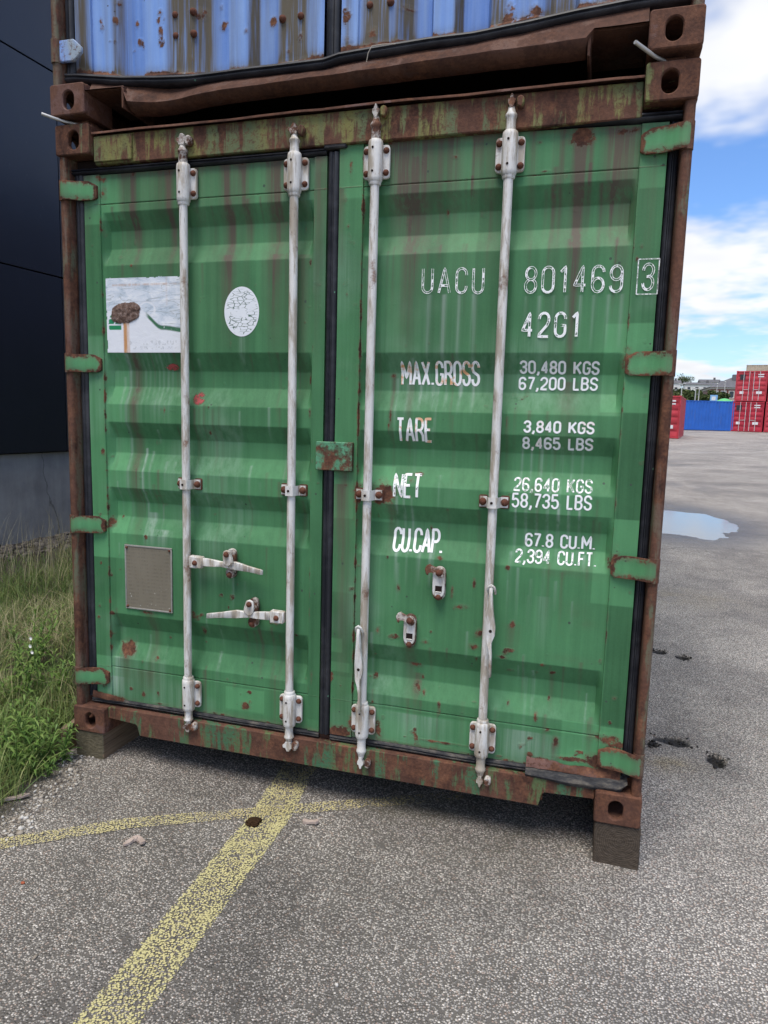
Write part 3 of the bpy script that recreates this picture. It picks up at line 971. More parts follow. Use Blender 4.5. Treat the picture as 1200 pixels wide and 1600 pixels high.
PALE_L = [(0.30 + 0.022 * i, 1.69, 1.36, 0.006, 0.30) for i in range(9)] + [(0.345, 1.28, 0.86, 0.005, 0.8), (0.37, 1.0, 0.86, 0.02, 0.6), (0.43, 0.93, 0.86, 0.04, 0.6), (0.815, 1.75, 1.60, 0.012, 0.35), (0.27, 1.7, 0.9, 0.008, 0.45), (0.20, 0.34, 0.16, 0.02, 0.5), (0.19, 0.25, 0.14, 0.05, 0.35)]
TONE_R = [(1.20, 1.33, 2.25, 2.46, 0.25), (2.28, 2.40, 2.225, 2.46, 0.15), (2.28, 2.40, 1.79, 2.225, -0.12), (2.205, 2.40, 1.487, 1.79, 0.22), (2.28, 2.40, 1.115, 1.487, -0.2), (2.215, 2.40, 0.802, 1.115, 0.20),
          (2.28, 2.40, 0.352, 0.802, -0.15), (2.141, 2.40, 0.15, 0.346, 0.28), (1.33, 1.462, 1.04, 1.26, 0.28), (1.20, 1.30, 1.05, 1.23, 0.22), (1.20, 1.31, 0.40, 0.75, -0.12), (1.20, 1.27, 0.50, 0.56, 0.2), (1.22, 1.30, 0.42, 0.46, 0.18), (1.32, 1.42, 0.25, 0.37, 0.1), (1.42, 1.82, 0.16, 0.285, 0.16)]
TONE_L = [(0.09, 0.168, 2.21, 2.42, 0.15), (0.09, 0.168, 1.757, 2.21, -0.14), (0.09, 0.168, 0.802, 1.757, 0.12), (0.09, 0.255, 0.802, 0.99, 0.22), (0.168, 0.262, 0.99, 1.69, 0.20), (0.09, 0.20, 0.35, 0.802, -0.12), (0.168, 0.275, 2.23, 2.42, 0.28), (0.09, 0.20, 0.15, 0.352, 0.2), (0.74, 0.92, 0.185, 0.285, 0.22), (1.122, 1.172, 0.2, 2.35, -0.10)]
SCUFF_R = [(2.136,0.907, 0.10, 0.020, 0.8), (2.162,0.766, 0.045, 0.035, 0.7), (2.203,0.722, 0.03, 0.02, 0.7), (2.155,0.583, 0.07, 0.014, 0.5)]


def build_door(D, rust, strk, pale, tone, scuff, label):
    xs_ = set(np.arange(D.xl, D.xr, 0.0055).round(4)) | {D.xl, D.xr}
    for e in (D.pl, D.pr):
        for k in (-0.0016, 0, 0.0006, 0.0013, 0.002, 0.010, 0.021):
            xs_.add(round(e + (k if e == D.pl else -k), 5))
    xs_ = np.array(sorted(xs_))
    ztop = float(np.max(D.top(xs_)))
    zs_ = set(np.arange(D.zb, ztop, 0.0058).round(4)) | {D.zb, ztop}
    for e in (2.291, 0.302):
        for k in (-0.004, -0.002, 0, 0.002, 0.004):
            zs_.add(round(e + k, 5))
    for e in bz[1:-1]:
        zs_ |= {round(e - 0.003, 5), round(e, 5), round(e + 0.003, 5)}
    zs_ = np.array(sorted(zs_))
    X, Z = np.meshgrid(xs_, zs_)
    Z = D.zb + (Z - D.zb) * np.where(Z > 2.30, 1, 1)
    tx = D.top(X)
    Z = np.where(Z > 2.30, 2.30 + (Z - 2.30) * (tx - 2.30) / (ztop - 2.30), Z)
    Y = D.y(X, Z)
    # small dents
    for dx, dz, rr, dd in ((1.60, 0.70, 0.09, 0.006), (2.0, 0.75, 0.12, 0.007), (0.75, 0.72, 0.10, 0.004), (0.50, 1.75, 0.15, 0.004), (2.1, 1.85, 0.2, 0.005), (1.5, 0.25, 0.08, 0.006), (2.2, 0.24, 0.06, 0.006)):
        Y = Y + dd * np.exp(-((X - dx) ** 2 + (Z - dz) ** 2) / rr ** 2)
    r = spots(X, Z, rust)
    s = streaks(X, Z, [(a_, b_, c_, d_ * 1.15, e_ * 1.2) for a_, b_, c_, d_, e_ in strk])
    # fringe of short dirty runs below the top seal
    n1_ = np.clip(vnoise(X * 34, 0 * Z, 3) - 0.45, 0, 1) * 2.0 * np.clip(vnoise(X * 7, 0 * Z, 8) * 1.6 - 0.2, 0, 1)
    ln = 0.10 + 0.45 * vnoise(X * 15, 0 * Z, 5)
    s = np.clip(s + 0.6 * n1_ * np.clip(1 - (tx - Z) / ln, 0, 1), 0, 1)
    s = np.clip(s + 0.35 * np.exp(-((tx - Z) / 0.02) ** 2) + 0.4 * np.exp(-((Z - D.zb) / 0.02) ** 2) * fbm(X * 8, Z * 8, 6), 0, 1)
    r = np.maximum(r, 0.55 * np.exp(-((Z - D.zb) / 0.012) ** 2) * fbm(X * 12, Z * 4, 9) * 1.3)
    r = np.maximum(r, 0.40 * np.exp(-((Z - 2.291) / 0.003) ** 2))
    r = np.maximum(r, 0.30 * np.exp(-((Z - 0.302) / 0.003) ** 2))
    # sparse pin holes of rust, denser low down
    cell = fbm(X * 22, Z * 22, 17, 2)
    r = np.maximum(r, 0.5 * sstep(0.80, 0.86, cell) * (0.5 + 0.5 * (Z < 1.0)))
    s = np.clip(s + spots(X, Z, [(a, b, c, d, e * 0.5) for a, b, c, d, e in scuff]) * fbm(X * 9, Z * 25, 19), 0, 1)
    # bleached and dirty columns under the header, with fairly crisp sides
    up_f = np.clip((Z - 1.55) / 0.75, 0, 1) ** 0.8
    colm = sstep(0.50, 0.60, vnoise(X * 11, 0 * Z, 71)) - sstep(0.52, 0.62, vnoise(X * 13, 0 * Z, 77))
    dirty = sstep(0.56, 0.66, vnoise(X * 9, 0 * Z, 83)) * (0.45 + 0.5 * vnoise(X * 60, 0 * Z, 85))
    inpan = sstep(D.pl, D.pl + 0.004, X) * sstep(D.pr, D.pr - 0.004, X)
    s = np.clip(s + 0.26 * dirty * up_f * inpan, 0, 1)
    # thin runs starting from chips, seams and fold lips
    rs_ = np.random.RandomState(int(D.xl * 1000))
    runs = []
    for k_ in range(70):
        z0_ = rs_.choice([2.29, 2.25, 2.05, 1.69, 1.47, 1.39, 1.19, 1.11, 0.91, 0.55, 0.34]) + rs_.uniform(-0.02, 0.02)
        runs.append((rs_.uniform(D.pl + 0.03, D.pr - 0.03), z0_, z0_ - rs_.uniform(0.05, 0.32), rs_.uniform(0.003, 0.007), rs_.uniform(0.2, 0.6)))
    s = np.clip(s + streaks(X, Z, runs), 0, 1)
    for k_ in range(12):
        r = np.maximum(r, spots(X, Z, [(rs_.uniform(D.xl, D.xr), rs_.uniform(0.16, 2.3) ** 1.0, rs_.uniform(0.004, 0.010), rs_.uniform(0.004, 0.014), rs_.uniform(0.4, 0.7))]))
    pl_ = streaks(X, Z, pale + [(rs_.uniform(D.pl, D.pr), z0_, z0_ - rs_.uniform(0.05, 0.25), rs_.uniform(0.003, 0.006), rs_.uniform(0.15, 0.45)) for z0_ in rs_.uniform(0.4, 1.7, 34)])
    pl_ = np.clip(pl_ + 0.16 * sstep(0.55, 0.75, fbm(X * 3, Z * 3, 91)), 0, 1)
    tn = 0.42 + 1.45 * rects(X, Z, tone) + 0.20 * colm * up_f * inpan + 0.30 * (fbm(X * 2.2, Z * 1.6, 95) - 0.5)
    nx, nz = len(xs_), len(zs_)
    V = np.stack([X.ravel(), Y.ravel(), Z.ravel()], 1)
    F = grid_faces(nx, nz)
    # turned edges back to the frame
    idx = np.arange(nx * nz).reshape(nz, nx)
    ring = np.concatenate([idx[0, :-1], idx[:-1, -1], idx[-1, ::-1][:-1], idx[::-1, 0][:-1]])
    back = V[ring].copy()
    back[:, 1] = 0.112
    b0 = len(V)
    V = np.concatenate([V, back])
    m_ = len(ring)
    k = np.arange(m_)
    F = np.concatenate([F, np.stack([ring[k], b0 + k, b0 + (k + 1) % m_, ring[(k + 1) % m_]], 1)])
    ext = lambda a: np.concatenate([a.ravel(), a.ravel()[ring]])
    o = pydata('door', V, F, M['green'], gc, smooth=True, attrs=dict(rust=ext(r), streak=ext(s), pale=ext(pl_), tone=ext(tn)), sharp=38)
    o['label'] = label
    return o


doorL = build_door(DL, RUST_L, STR_L, PALE_L, TONE_L, [], 'green door leaf with white sticker and oval decal')
doorR = build_door(DR, RUST_R, STR_R, PALE_R, TONE_R, SCUFF_R, 'green door leaf lettered with weights and serial number')

# ---------------------------------------------------------------- seals
def seal_profile(w, h):
    return [(0, 0), (0.06 * w, 0.62 * h), (0.2 * w, 0.95 * h), (0.36 * w, h), (0.47 * w, 0.80 * h), (0.53 * w, 0.80 * h), (0.64 * w, h), (0.8 * w, 0.95 * h), (0.94 * w, 0.62 * h), (w, 0)]


def seal_v(x0, x1, z0, z1, ybase, h, parent, m=None):
    bm = bmesh.new()
    bm_prism(bm, [(x0 + a, ybase - b) for a, b in seal_profile(x1 - x0, h)], 'z', z0, z1)
    for v in bm.verts:
        v.co.x += 0.003 * (vnoise(v.co.z * 3, x0 * 5) - 0.5)
    return fin('door_seal', bm, m or M['rubber'], parent, 50)


def seal_h(x0, x1, z0, z1, ybase, h, parent, slope=0.0, m=None, seg=24, sag=0.004):
    w_ = z1 - z0
    prof = seal_profile(w_, h)
    V = []
    xs_ = np.linspace(x0, x1, seg)
    for x in xs_:
        for a, b in prof:
            V.append((x, ybase - b, z0 + a + slope * (x - x0) + sag * (vnoise(x * 4, z0 * 9) - 0.5)))
    n = len(prof)
    F = grid_faces(n, seg)
    return pydata('door_seal', V, F, m or M['rubber'], parent, smooth=True, sharp=50)


seal_v(0.040, 0.0905, 0.150, 2.41, 0.085, 0.034, doorL)
seal_v(1.1725, 1.2215, 0.146, 2.418, 0.080, 0.036, doorL)
seal_v(2.3615, 2.3985, 0.165, 2.425, 0.085, 0.034, doorR)
seal_h(0.040, 1.172, 2.409, 2.437, 0.080, 0.038, doorL)
seal_h(1.30, 1.545, 2.4535, 2.486, 0.078, 0.040, doorR, -0.024)
seal_h(1.553, 2.398, 2.447, 2.480, 0.078, 0.042, doorR, -0.024)
for a, b, z_, h_ in ((1.163, 1.252, 2.425, 0.062), (1.512, 1.552, 2.446, 0.040)):       # seal splices
    bm = bmesh.new()
    bm_box(bm, a, b, 0.036, 0.082, z_ + 0.002, z_ + h_, 0.004)
    fin('seal_splice', bm, M['oldrubber'] if a < 1.3 else M['rubber'], doorR)
bm = bmesh.new()
bm_box(bm, 1.2525, 1.299, 0.040, 0.08, 2.4545, 2.488, 0.005)
fin('seal_splice', bm, M['rubber'], doorR)
seal_h(0.060, 1.172, 0.121, 0.150, 0.085, 0.034, doorL, 0.0, M['oldrubber'], 40, 0.006)
seal_h(1.2215, 2.03, 0.118, 0.150, 0.085, 0.034, doorR, 0.0, M['oldrubber'], 40, 0.006)
# the torn seal hanging from the corner of the right hand door
xs_ = np.linspace(2.02, 2.385, 30)
V = []
for x in xs_:
    u = (x - 2.02) / 0.365
    top_ = 0.150 + 0.012 * u + 0.004 * fbm(x * 20, 1, 3)
    bot_ = 0.110 - 0.010 * math.sin(u * 5) * u + 0.008 * fbm(x * 25, 2, 3) - 0.014 * u + (0.04 * max(0, u - 0.92) / 0.08)
    for k in range(6):
        f = k / 5
        V.append((x, 0.055 - 0.040 * math.sin(f * 2.6) - 0.012 * u * f + 0.012 * fbm(x * 14, f * 3, 5), top_ + (bot_ - top_) * f))
nV = len(V)
V += [(a, b + 0.0035, c) for a, b, c in V]
F = grid_faces(6, 30)
F = np.concatenate([F, F[:, ::-1] + nV, np.array([(i * 6 + 5, (i + 1) * 6 + 5, (i + 1) * 6 + 5 + nV, i * 6 + 5 + nV) for i in range(29)]),
                    np.array([(29 * 6 + k, 29 * 6 + k + 1, 29 * 6 + k + 1 + nV, 29 * 6 + k + nV) for k in range(5)])])
o = pydata('torn_seal', V, F, M['oldrubber'], doorR, smooth=True, sharp=40)
o['label'] = 'torn grey rubber seal hanging from the lower corner'
# rotten strip above it
V = []
for x in np.linspace(2.02, 2.36, 40):
    for k in range(4):
        V.append((x, 0.046 + 0.004 * k - 0.01 * fbm(x * 30, k, 5), 0.150 + 0.0115 * k * (0.6 + 0.8 * fbm(x * 16, 3, 2))))
pydata('rusted_edge', V, grid_faces(4, 40), M['rust'], doorR, smooth=True)
V = []
for x in np.linspace(0.075, 0.24, 24):
    for k in range(4):
        V.append((x, 0.047 - 0.012 * fbm(x * 30, k, 5), 0.148 + 0.010 * k * (0.5 + fbm(x * 16, 3, 2)) * (1.2 - (x - 0.07) * 4)))
pydata('rusted_edge', V, grid_faces(4, 24), M['rust'], doorL, smooth=True)

# ---------------------------------------------------------------- hinges
def hinge(left, zc, h, parent, m, y0=0.0, mirror_w=CW):
    """strap that curls round the post pin and runs on to the door, rusty along its edges"""
    sx_ = (lambda x: x) if left else (lambda x: mirror_w - x)
    sec = np.array([(0.004, 0.026, 0.95), (0.006, 0.012, 0.96), (0.014, 0.003, 0.97), (0.026, -0.001, 1.0), (0.040, 0.002, 1.0), (0.055, 0.010, 1.0), (0.070, 0.019, 1.0), (0.085, 0.026, 1.02), (0.100, 0.030, 1.02), (0.115, 0.032, 1.01), (0.130, 0.0335, 0.98), (0.143, 0.035, 0.90), (0.154, 0.037, 0.78), (0.162, 0.040, 0.62)])
    nz = 11
    V, R_, T_, S_ = [], [], [], []
    for ly in (0, 1):
        for k, (x, y, f) in enumerate(sec):
            for q in np.linspace(-1, 1, nz):
                z = zc + q * h / 2 * f - 0.004 * (x > 0.13)
                edge = abs(q) ** 1.8
                yy = y + y0 + (0.0 if ly == 0 else 0.012) + (0.0012 * abs(q) ** 8 if ly == 0 else 0)
                V.append((sx_(x), yy, z))
                end = max(sstep(0.135, 0.162, x), 0.8 * sstep(0.03, 0.0, x))
                R_.append(0.06 + 0.66 * max(edge, end) * (0.45 + fbm(x * 30, z * 30, 3)))
                T_.append(0.78)
                S_.append(0.25 * sstep(0.06, 0.03, x) + 0.3 * edge)
    n = len(sec)
    F = grid_faces(nz, n)
    off = n * nz
    rim = list(range(0, nz)) + [i * nz + nz - 1 for i in range(1, n)] + [(n - 1) * nz + k for k in range(nz - 2, -1, -1)] + [i * nz for i in range(n - 2, 0, -1)]
    sidef = [(a, b, b + off, a + off) for a, b in zip(rim, rim[1:] + rim[:1])]
    F = np.concatenate([F, F[:, ::-1] + off, np.array(sidef)])
    o = pydata('hinge', V, F, m, parent, smooth=True, sharp=40, attrs=dict(rust=R_, tone=T_, streak=S_, pale=np.zeros(len(V))))
    bm = bmesh.new()
    q = [(sx_(0.021), 0.021 + y0, zc - h / 2 - 0.003), (sx_(0.021), 0.021 + y0, zc + h / 2 + 0.003)]
    bm_tube(bm, q, 0.0195, 16)
    fin('hinge_pin', bm, M['rust_post'], parent, 50)
    return o


for z in HZL:
    hinge(True, z, 0.074, doorL, M['green'])
for z in HZR:
    hinge(False, z, 0.080, doorR, M['green'])

# ---------------------------------------------------------------- lock rods
bm = bmesh.new()
for k, (r_, y_) in enumerate(((0.0102, 0.0), (0.0102, -0.005), (0.0085, -0.009), (0.0045, -0.0115))):
    pass
prof = [(0.0115, 0.0), (0.0115, -0.0015), (0.0098, -0.002), (0.0098, -0.006), (0.0078, -0.0095), (0.004, -0.0115), (0.0008, -0.012)]
rings = [[bm.verts.new((r_ * math.cos(2 * PI * k / 12), y_, r_ * math.sin(2 * PI * k / 12))) for k in range(12)] for r_, y_ in prof]
for a, b in zip(rings, rings[1:]):
    for k in range(12):
        bm.faces.new((a[k], a[(k + 1) % 12], b[(k + 1) % 12], b[k]))
bmesh.ops.recalc_face_normals(bm, faces=bm.faces)
BOLT = bpy.data.meshes.new('bolt')
bm.to_mesh(BOLT)
bm.free()
BOLT.shade_smooth()
BOLT.materials.append(M['bolt'])


def bolt(x, y, z, parent, s=1.0, name='bolt'):
    o = link(name, BOLT, None, parent)
    o.location = (x, y, z)
    o.rotation_euler = (0, random.random() * 6, 0)
    o.scale = (s, s, s)
    return o


def lathe_z(bm, x, y, prof, n=16):
    """prof: list of (radius, z)"""
    rings = [[bm.verts.new((x + r_ * math.cos(2 * PI * k / n), y + r_ * math.sin(2 * PI * k / n), z_)) for k in range(n)] for r_, z_ in prof]
    for a, b in zip(rings, rings[1:]):
        for k in range(n):
            bm.faces.new((a[k], a[(k + 1) % n], b[(k + 1) % n], b[k]))
    bm.faces.new(rings[0][::-1])
    bm.faces.new(rings[-1])


YB_ = 0.024                     # rod centre depth


def lock_rod(x, door, ztop, zbot, zoff, half, Dobj):
    bm = bmesh.new()
    zt0, zt1 = 2.283 + zoff, 2.420 + zoff
    zb0, zb1 = 0.172, 0.305
    bow = 0.0015
    lathe_z(bm, x, YB_, [(0.0165, zb0 + 0.01), (0.0165, 0.9), (0.0168, 1.3), (0.0165, 1.9), (0.0165, zt0 + 0.01)], 18)
    fin('lock_rod', bm, M['white'], door, 50)
    for (za, zc, up_) in ((zt0, zt1, 1), (zb0, zb1, -1)):
        bm = bmesh.new()
        pr_ = [(0.0200, za - 0.016), (0.0225, za - 0.012), (0.0225, za - 0.004), (0.0262, za), (0.0272, za + 0.012), (0.0268, (za + zc) / 2), (0.0272, zc - 0.012), (0.0255, zc), (0.0215, zc + 0.004)]
        if up_ < 0:
            pr_ = [(r_, za + zc - z_) for r_, z_ in pr_[::-1]]
        lathe_z(bm, x, YB_ + 0.002, pr_, 20)
        zm = (za + zc) / 2
        hw_ = 0.050
        a = -hw_ if half != 'right' else -0.024
        bm_prism(bm, rrect(x + a, x + hw_, zm - 0.058, zm + 0.058, 0.012), 'y', 0.0375, 0.0515, 0.002)
        br = fin('rod_bracket', bm, M['white'], door, 40)
        for zz_ in (zm - 0.038, zm + 0.038):
            if half != 'right':
                bolt(x - 0.0375, 0.0374, zz_, door)
            bolt(x + 0.0375, 0.0374, zz_, door)
        for zz_ in (zm - 0.040, zm + 0.040):          # grease holes in the sleeve
            bm = bmesh.new()
            bm_prism(bm, arc(x - 0.003, zz_, 0.0042, 0.0042, 0, 330, 11), 'y', YB_ - 0.0262, YB_ - 0.02)
            fin('grease_hole', bm, M['inside'], door, 0)
    # guide halfway up
    bm = bmesh.new()
    zm = 1.151
    bm_strap(bm, [((x + dx, yy, zm), (0, 0, 0.0195), (0, 0.003, 0)) for dx, yy in ((-0.052, 0.048), (-0.026, 0.046), (-0.021, 0.016), (-0.016, 0.004), (0.0, 0.001), (0.016, 0.004), (0.021, 0.016), (0.026, 0.046), (0.052, 0.048))])
    g_ = fin('rod_guide', bm, M['white'], door, 45)
    for s_ in (-1, 1):
        bolt(x + s_ * 0.040, 0.045, zm, door, 1.25)
        bm = bmesh.new()
        bm_prism(bm, rrect(x + s_ * 0.040 - 0.016, x + s_ * 0.040 + 0.016, zm - 0.024, zm + 0.024, 0.006), 'y', 0.052, float(Dobj.y(x, zm)) + 0.01)
        fin('guide_pad', bm, M['bolt'], door, 30)
    bm = bmesh.new()
    bm_prism(bm, arc(x - 0.002, zm, 0.005, 0.005, 0, 330, 11), 'y', -0.0035, 0.001)
    fin('grease_hole', bm, M['inside'], door, 0)
    # cam ends: a waisted neck, a collar and a forged hook
    for (z_a, z_t, s_) in ((zt1, ztop, 1), (zb0, zbot, -1)):
        L = abs(z_t - z_a)
        bm = bmesh.new()
        pr_ = [(0.0180, -0.004), (0.0172, 0.20 * L), (0.0172, 0.36 * L), (0.0200, 0.40 * L), (0.0205, 0.46 * L), (0.0140, 0.54 * L), (0.0110, 0.66 * L)]
        pr_ = [(r_, z_a + s_ * z_) for r_, z_ in pr_]
        lathe_z(bm, x, YB_, pr_ if s_ > 0 else pr_[::-1], 16)
        cam_ = fin('cam_neck', bm, M['white'] if random.random() < 0.6 else M['rustwhite'], door, 40)
        zc = z_a + s_ * 0.62 * L
        ze = z_t
        bm = bmesh.new()
        hook = [(-0.012, zc), (0.012, zc), (0.014, zc + s_ * 0.12 * L), (0.026, zc + s_ * 0.16 * L), (0.024, zc + s_ * 0.25 * L), (0.010, zc + s_ * 0.24 * L), (0.007, ze), (-0.006, ze), (-0.009, zc + s_ * 0.22 * L), (-0.022, zc + s_ * 0.26 * L), (-0.024, zc + s_ * 0.14 * L), (-0.012, zc + s_ * 0.10 * L)]
        if half == 'down':
            hook = [(u * 0.55, v) for u, v in hook]
        hook = [(x + u, v) for u, v in hook]
        bm_prism(bm, hook if s_ > 0 else hook[::-1], 'y', YB_ - 0.013, YB_ + 0.012, 0.002)
        fin('cam', bm, M['rustwhite'] if s_ > 0 or x < 0.8 else M['white'], door, 40)
        # keeper welded to the frame
        bm = bmesh.new()
        kz = ze - s_ * 0.028
        k0 = x + 0.026
        bm_prism(bm, [(k0 - 0.008, kz - 0.014), (k0 + 0.010, kz - 0.020), (k0 + 0.018, kz - 0.004), (k0 + 0.016, kz + 0.014), (k0 + 0.002, kz + 0.020), (k0 - 0.008, kz + 0.012)], 'y', 0.006, 0.0345, 0.004)
        fin('cam_keeper', bm, M['rust_header'] if (x > 1.0 and s_ > 0) else M['rustwhite'], header if s_ > 0 else sill, 40)
    return


RX = [0.579, 1.052, 1.369, 1.851]
lock_rod(RX[0], doorL, 2.520, 0.072, -0.012, 'right', DL)
lock_rod(RX[1], doorL, 2.518, 0.062, -0.006, 'both', DL)
lock_rod(RX[2], doorR, 2.556, 0.040, 0.014, 'down', DR)
lock_rod(RX[3], doorR, 2.545, 0.050, 0.005, 'down', DR)


# ---------------------------------------------------------------- handles and their catches
def hub(x0, x1, zc, door, y=0.008):
    bm = bmesh.new()
    a, b = sorted((x0, x1))
    bm_prism(bm, [(a, zc - 0.026), (b, zc - 0.024), (b, zc + 0.024), (a, zc + 0.026)], 'y', y - 0.009, y + 0.022, 0.004)
    fin('handle_hub', bm, M['white'], door, 40)
    bolt((a + b) / 2, y - 0.0095, zc - 0.002, door, 1.0)


def handle_closed(xh, dirx, zh, xend, zend, door):
    pts = []
    for f, hw_, th, y in ((0.0, 0.017, 0.006, 0.012), (0.10, 0.017, 0.006, 0.010), (0.22, 0.015, 0.007, 0.006), (0.34, 0.010, 0.010, 0.006), (0.46, 0.014, 0.009, 0.010), (0.56, 0.017, 0.008, 0.012), (0.66, 0.015, 0.007, 0.008), (0.78, 0.012, 0.006, 0.004), (0.90, 0.011, 0.006, 0.001), (1.0, 0.011, 0.005, -0.002)):
        x = xh + (xend - xh) * f
        z = zh + (zend - zh) * f + 0.006 * math.sin(f * PI)
        pts.append(((x, y, z), (0.0, 0, hw_), (0, th, 0)))
    bm = bmesh.new()
    bm_strap(bm, pts)
    bmesh.ops.bevel(bm, geom=list(bm.edges), offset=0.002, segments=1, affect='EDGES')
    o = fin('door_handle', bm, M['white'], door, 45)
    bm = bmesh.new()
    bm_prism(bm, [(xend - 0.0, zend - 0.0105), (xend + dirx * 0.006, zend - 0.009), (xend + dirx * 0.006, zend + 0.009), (xend, zend + 0.0105)][::dirx], 'y', -0.006, 0.002, 0.001)
    fin('handle_tip', bm, M['rod'], door, 40)


def catch_closed(x, zc, door, side):
    bm = bmesh.new()
    bm_prism(bm, stadium(x, zc, 0.0195, 0.062), 'y', 0.030, 0.0505, 0.003)
    bm_prism(bm, stadium(x, zc - 0.040, 0.0195, 0.022), 'y', 0.0175, 0.0295, 0.002)
    o = fin('handle_catch', bm, M['rustwhite'], door, 35)
    bm = bmesh.new()
    q = [(x + side * u, zc + v) for u, v in ((-0.019, 0.030), (-0.016, 0.056), (0, 0.063), (0.016, 0.056), (0.020, 0.030), (0.029, 0.012), (0.008, -0.006), (-0.010, -0.002), (-0.016, 0.014))]
    bm_prism(bm, q, 'y', -0.008, 0.0025, 0.003)
    fin('catch_flap', bm, M['white'], door, 35)
    bolt(x, -0.009, zc + 0.044, door, 1.05)
    bolt(x, 0.017, zc - 0.045, door, 1.05)


hub(0.600, 0.662, 0.829, doorL)
handle_closed(0.655, 1, 0.832, 0.937, 0.815, doorL)
catch_closed(0.782, 0.832, doorL, 1)
hub(0.972, 1.032, 0.633, doorL)
handle_closed(0.978, -1, 0.634, 0.692, 0.608, doorL)
catch_closed(0.885, 0.634, doorL, -1)


def catch_open(x, zc, door):
    bm = bmesh.new()
    bm_prism(bm, stadium(x, zc, 0.0245, 0.066), 'y', 0.034, 0.0555, 0.004)
    fin('handle_catch', bm, M['rustwhite'], door, 35)
    bm = bmesh.new()
    bm_prism(bm, stadium(x, zc + 0.004, 0.0235, 0.058), 'y', 0.028, 0.0335, 0.002)
    fin('catch_face', bm, M['white'], door, 35)
    bm = bmesh.new()
    bm_box(bm, x - 0.012, x + 0.014, 0.0272, 0.034, zc - 0.032, zc - 0.008)
    fin('catch_slot', bm, M['inside'], door, 0)
    bm = bmesh.new()
    bm_box(bm, x - 0.012, x + 0.014, 0.0262, 0.034, zc - 0.036, zc - 0.029, 0.002)
    fin('catch_tongue', bm, M['rod'], door, 30)
    bm = bmesh.new()
    q = [(x + 0.022, zc + 0.036), (x + 0.020, zc + 0.056), (x + 0.004, zc + 0.064), (x - 0.016, zc + 0.062), (x - 0.034, zc + 0.070), (x - 0.030, zc + 0.078), (x - 0.046, zc + 0.070), (x - 0.053, zc + 0.056), (x - 0.048, zc + 0.036), (x - 0.040, zc + 0.030), (x - 0.038, zc + 0.044), (x - 0.026, zc + 0.048), (x - 0.008, zc + 0.040), (x + 0.000, zc + 0.026), (x + 0.016, zc + 0.026)]
    bm_prism(bm, q, 'y', 0.016, 0.0272, 0.003)
    fin('catch_flap', bm, M['rustwhite'], door, 35)
    bolt(x + 0.003, 0.0155, zc + 0.045, door, 1.15)
    bolt(x + 0.001, 0.0275, zc - 0.052, door, 1.0)


catch_open(1.659, 0.828, doorR)
catch_open(1.551, 0.630, doorR)


def handle_hanging(x, ztop, zend, kink, door):
    """opened handle hanging edge-on down the front of its rod"""
    bm = bmesh.new()
    bm_tube(bm, [(x - 0.012, 0.006, ztop - 0.034), (x - 0.014, -0.010, ztop - 0.018), (x - 0.010, -0.018, ztop - 0.004), (x - 0.001, -0.020, ztop + 0.003), (x + 0.009, -0.018, ztop - 0.004), (x + 0.013, -0.010, ztop - 0.018), (x + 0.012, 0.006, ztop - 0.034)], 0.0048, 8)
    fin('handle_clevis', bm, M['white'], door, 50)
    L = ztop - zend
    pts = []
    for f, dx, y, wx, wy in ((0.02, -0.001, -0.010, 0.006, 0.012), (0.10, -0.001, -0.014, 0.006, 0.013), (0.20, 0.000, -0.016, 0.008, 0.012), (0.32, 0.001, -0.016, 0.012, 0.010), (0.45, 0.004, -0.016, 0.017, 0.007), (0.54, 0.004, -0.016, 0.016, 0.006), (0.62, 0.000, -0.016, 0.010, 0.007), (0.68, kink * 0.5, -0.018, 0.006, 0.009), (0.76, kink, -0.019, 0.005, 0.010), (0.90, kink * 1.1, -0.018, 0.005, 0.010), (1.0, kink * 1.1, -0.016, 0.0045, 0.010)):
        pts.append(((x + dx, y, ztop - L * f), (wx, 0, 0), (0, wy, 0)))
    bm = bmesh.new()
    bm_strap(bm, pts)
    bmesh.ops.bevel(bm, geom=list(bm.edges), offset=0.0018, segments=1, affect='EDGES')
    fin('door_handle', bm, M['white'] if kink > 0 else M['rustwhite'], door, 45)
    bm = bmesh.new()
    bm_prism(bm, arc(x + 0.004, ztop - 0.49 * L, 0.006, 0.006, 0, 330, 11), 'y', -0.0235, -0.02)
    fin('rivet_hole', bm, M['inside'], door, 0)


handle_hanging(1.360, 0.640, 0.290, 0.010, doorR)
handle_hanging(1.866, 0.850, 0.505, 0.008, doorR)

# meeting plate that laps over the left hand door
bm = bmesh.new()
bm_prism(bm, rrect(1.152, 1.302, 1.238, 1.349, 0.004), 'y', 0.026, 0.0515, 0.003)
fin('lap_plate', bm, M['hinge'], doorR, 30)
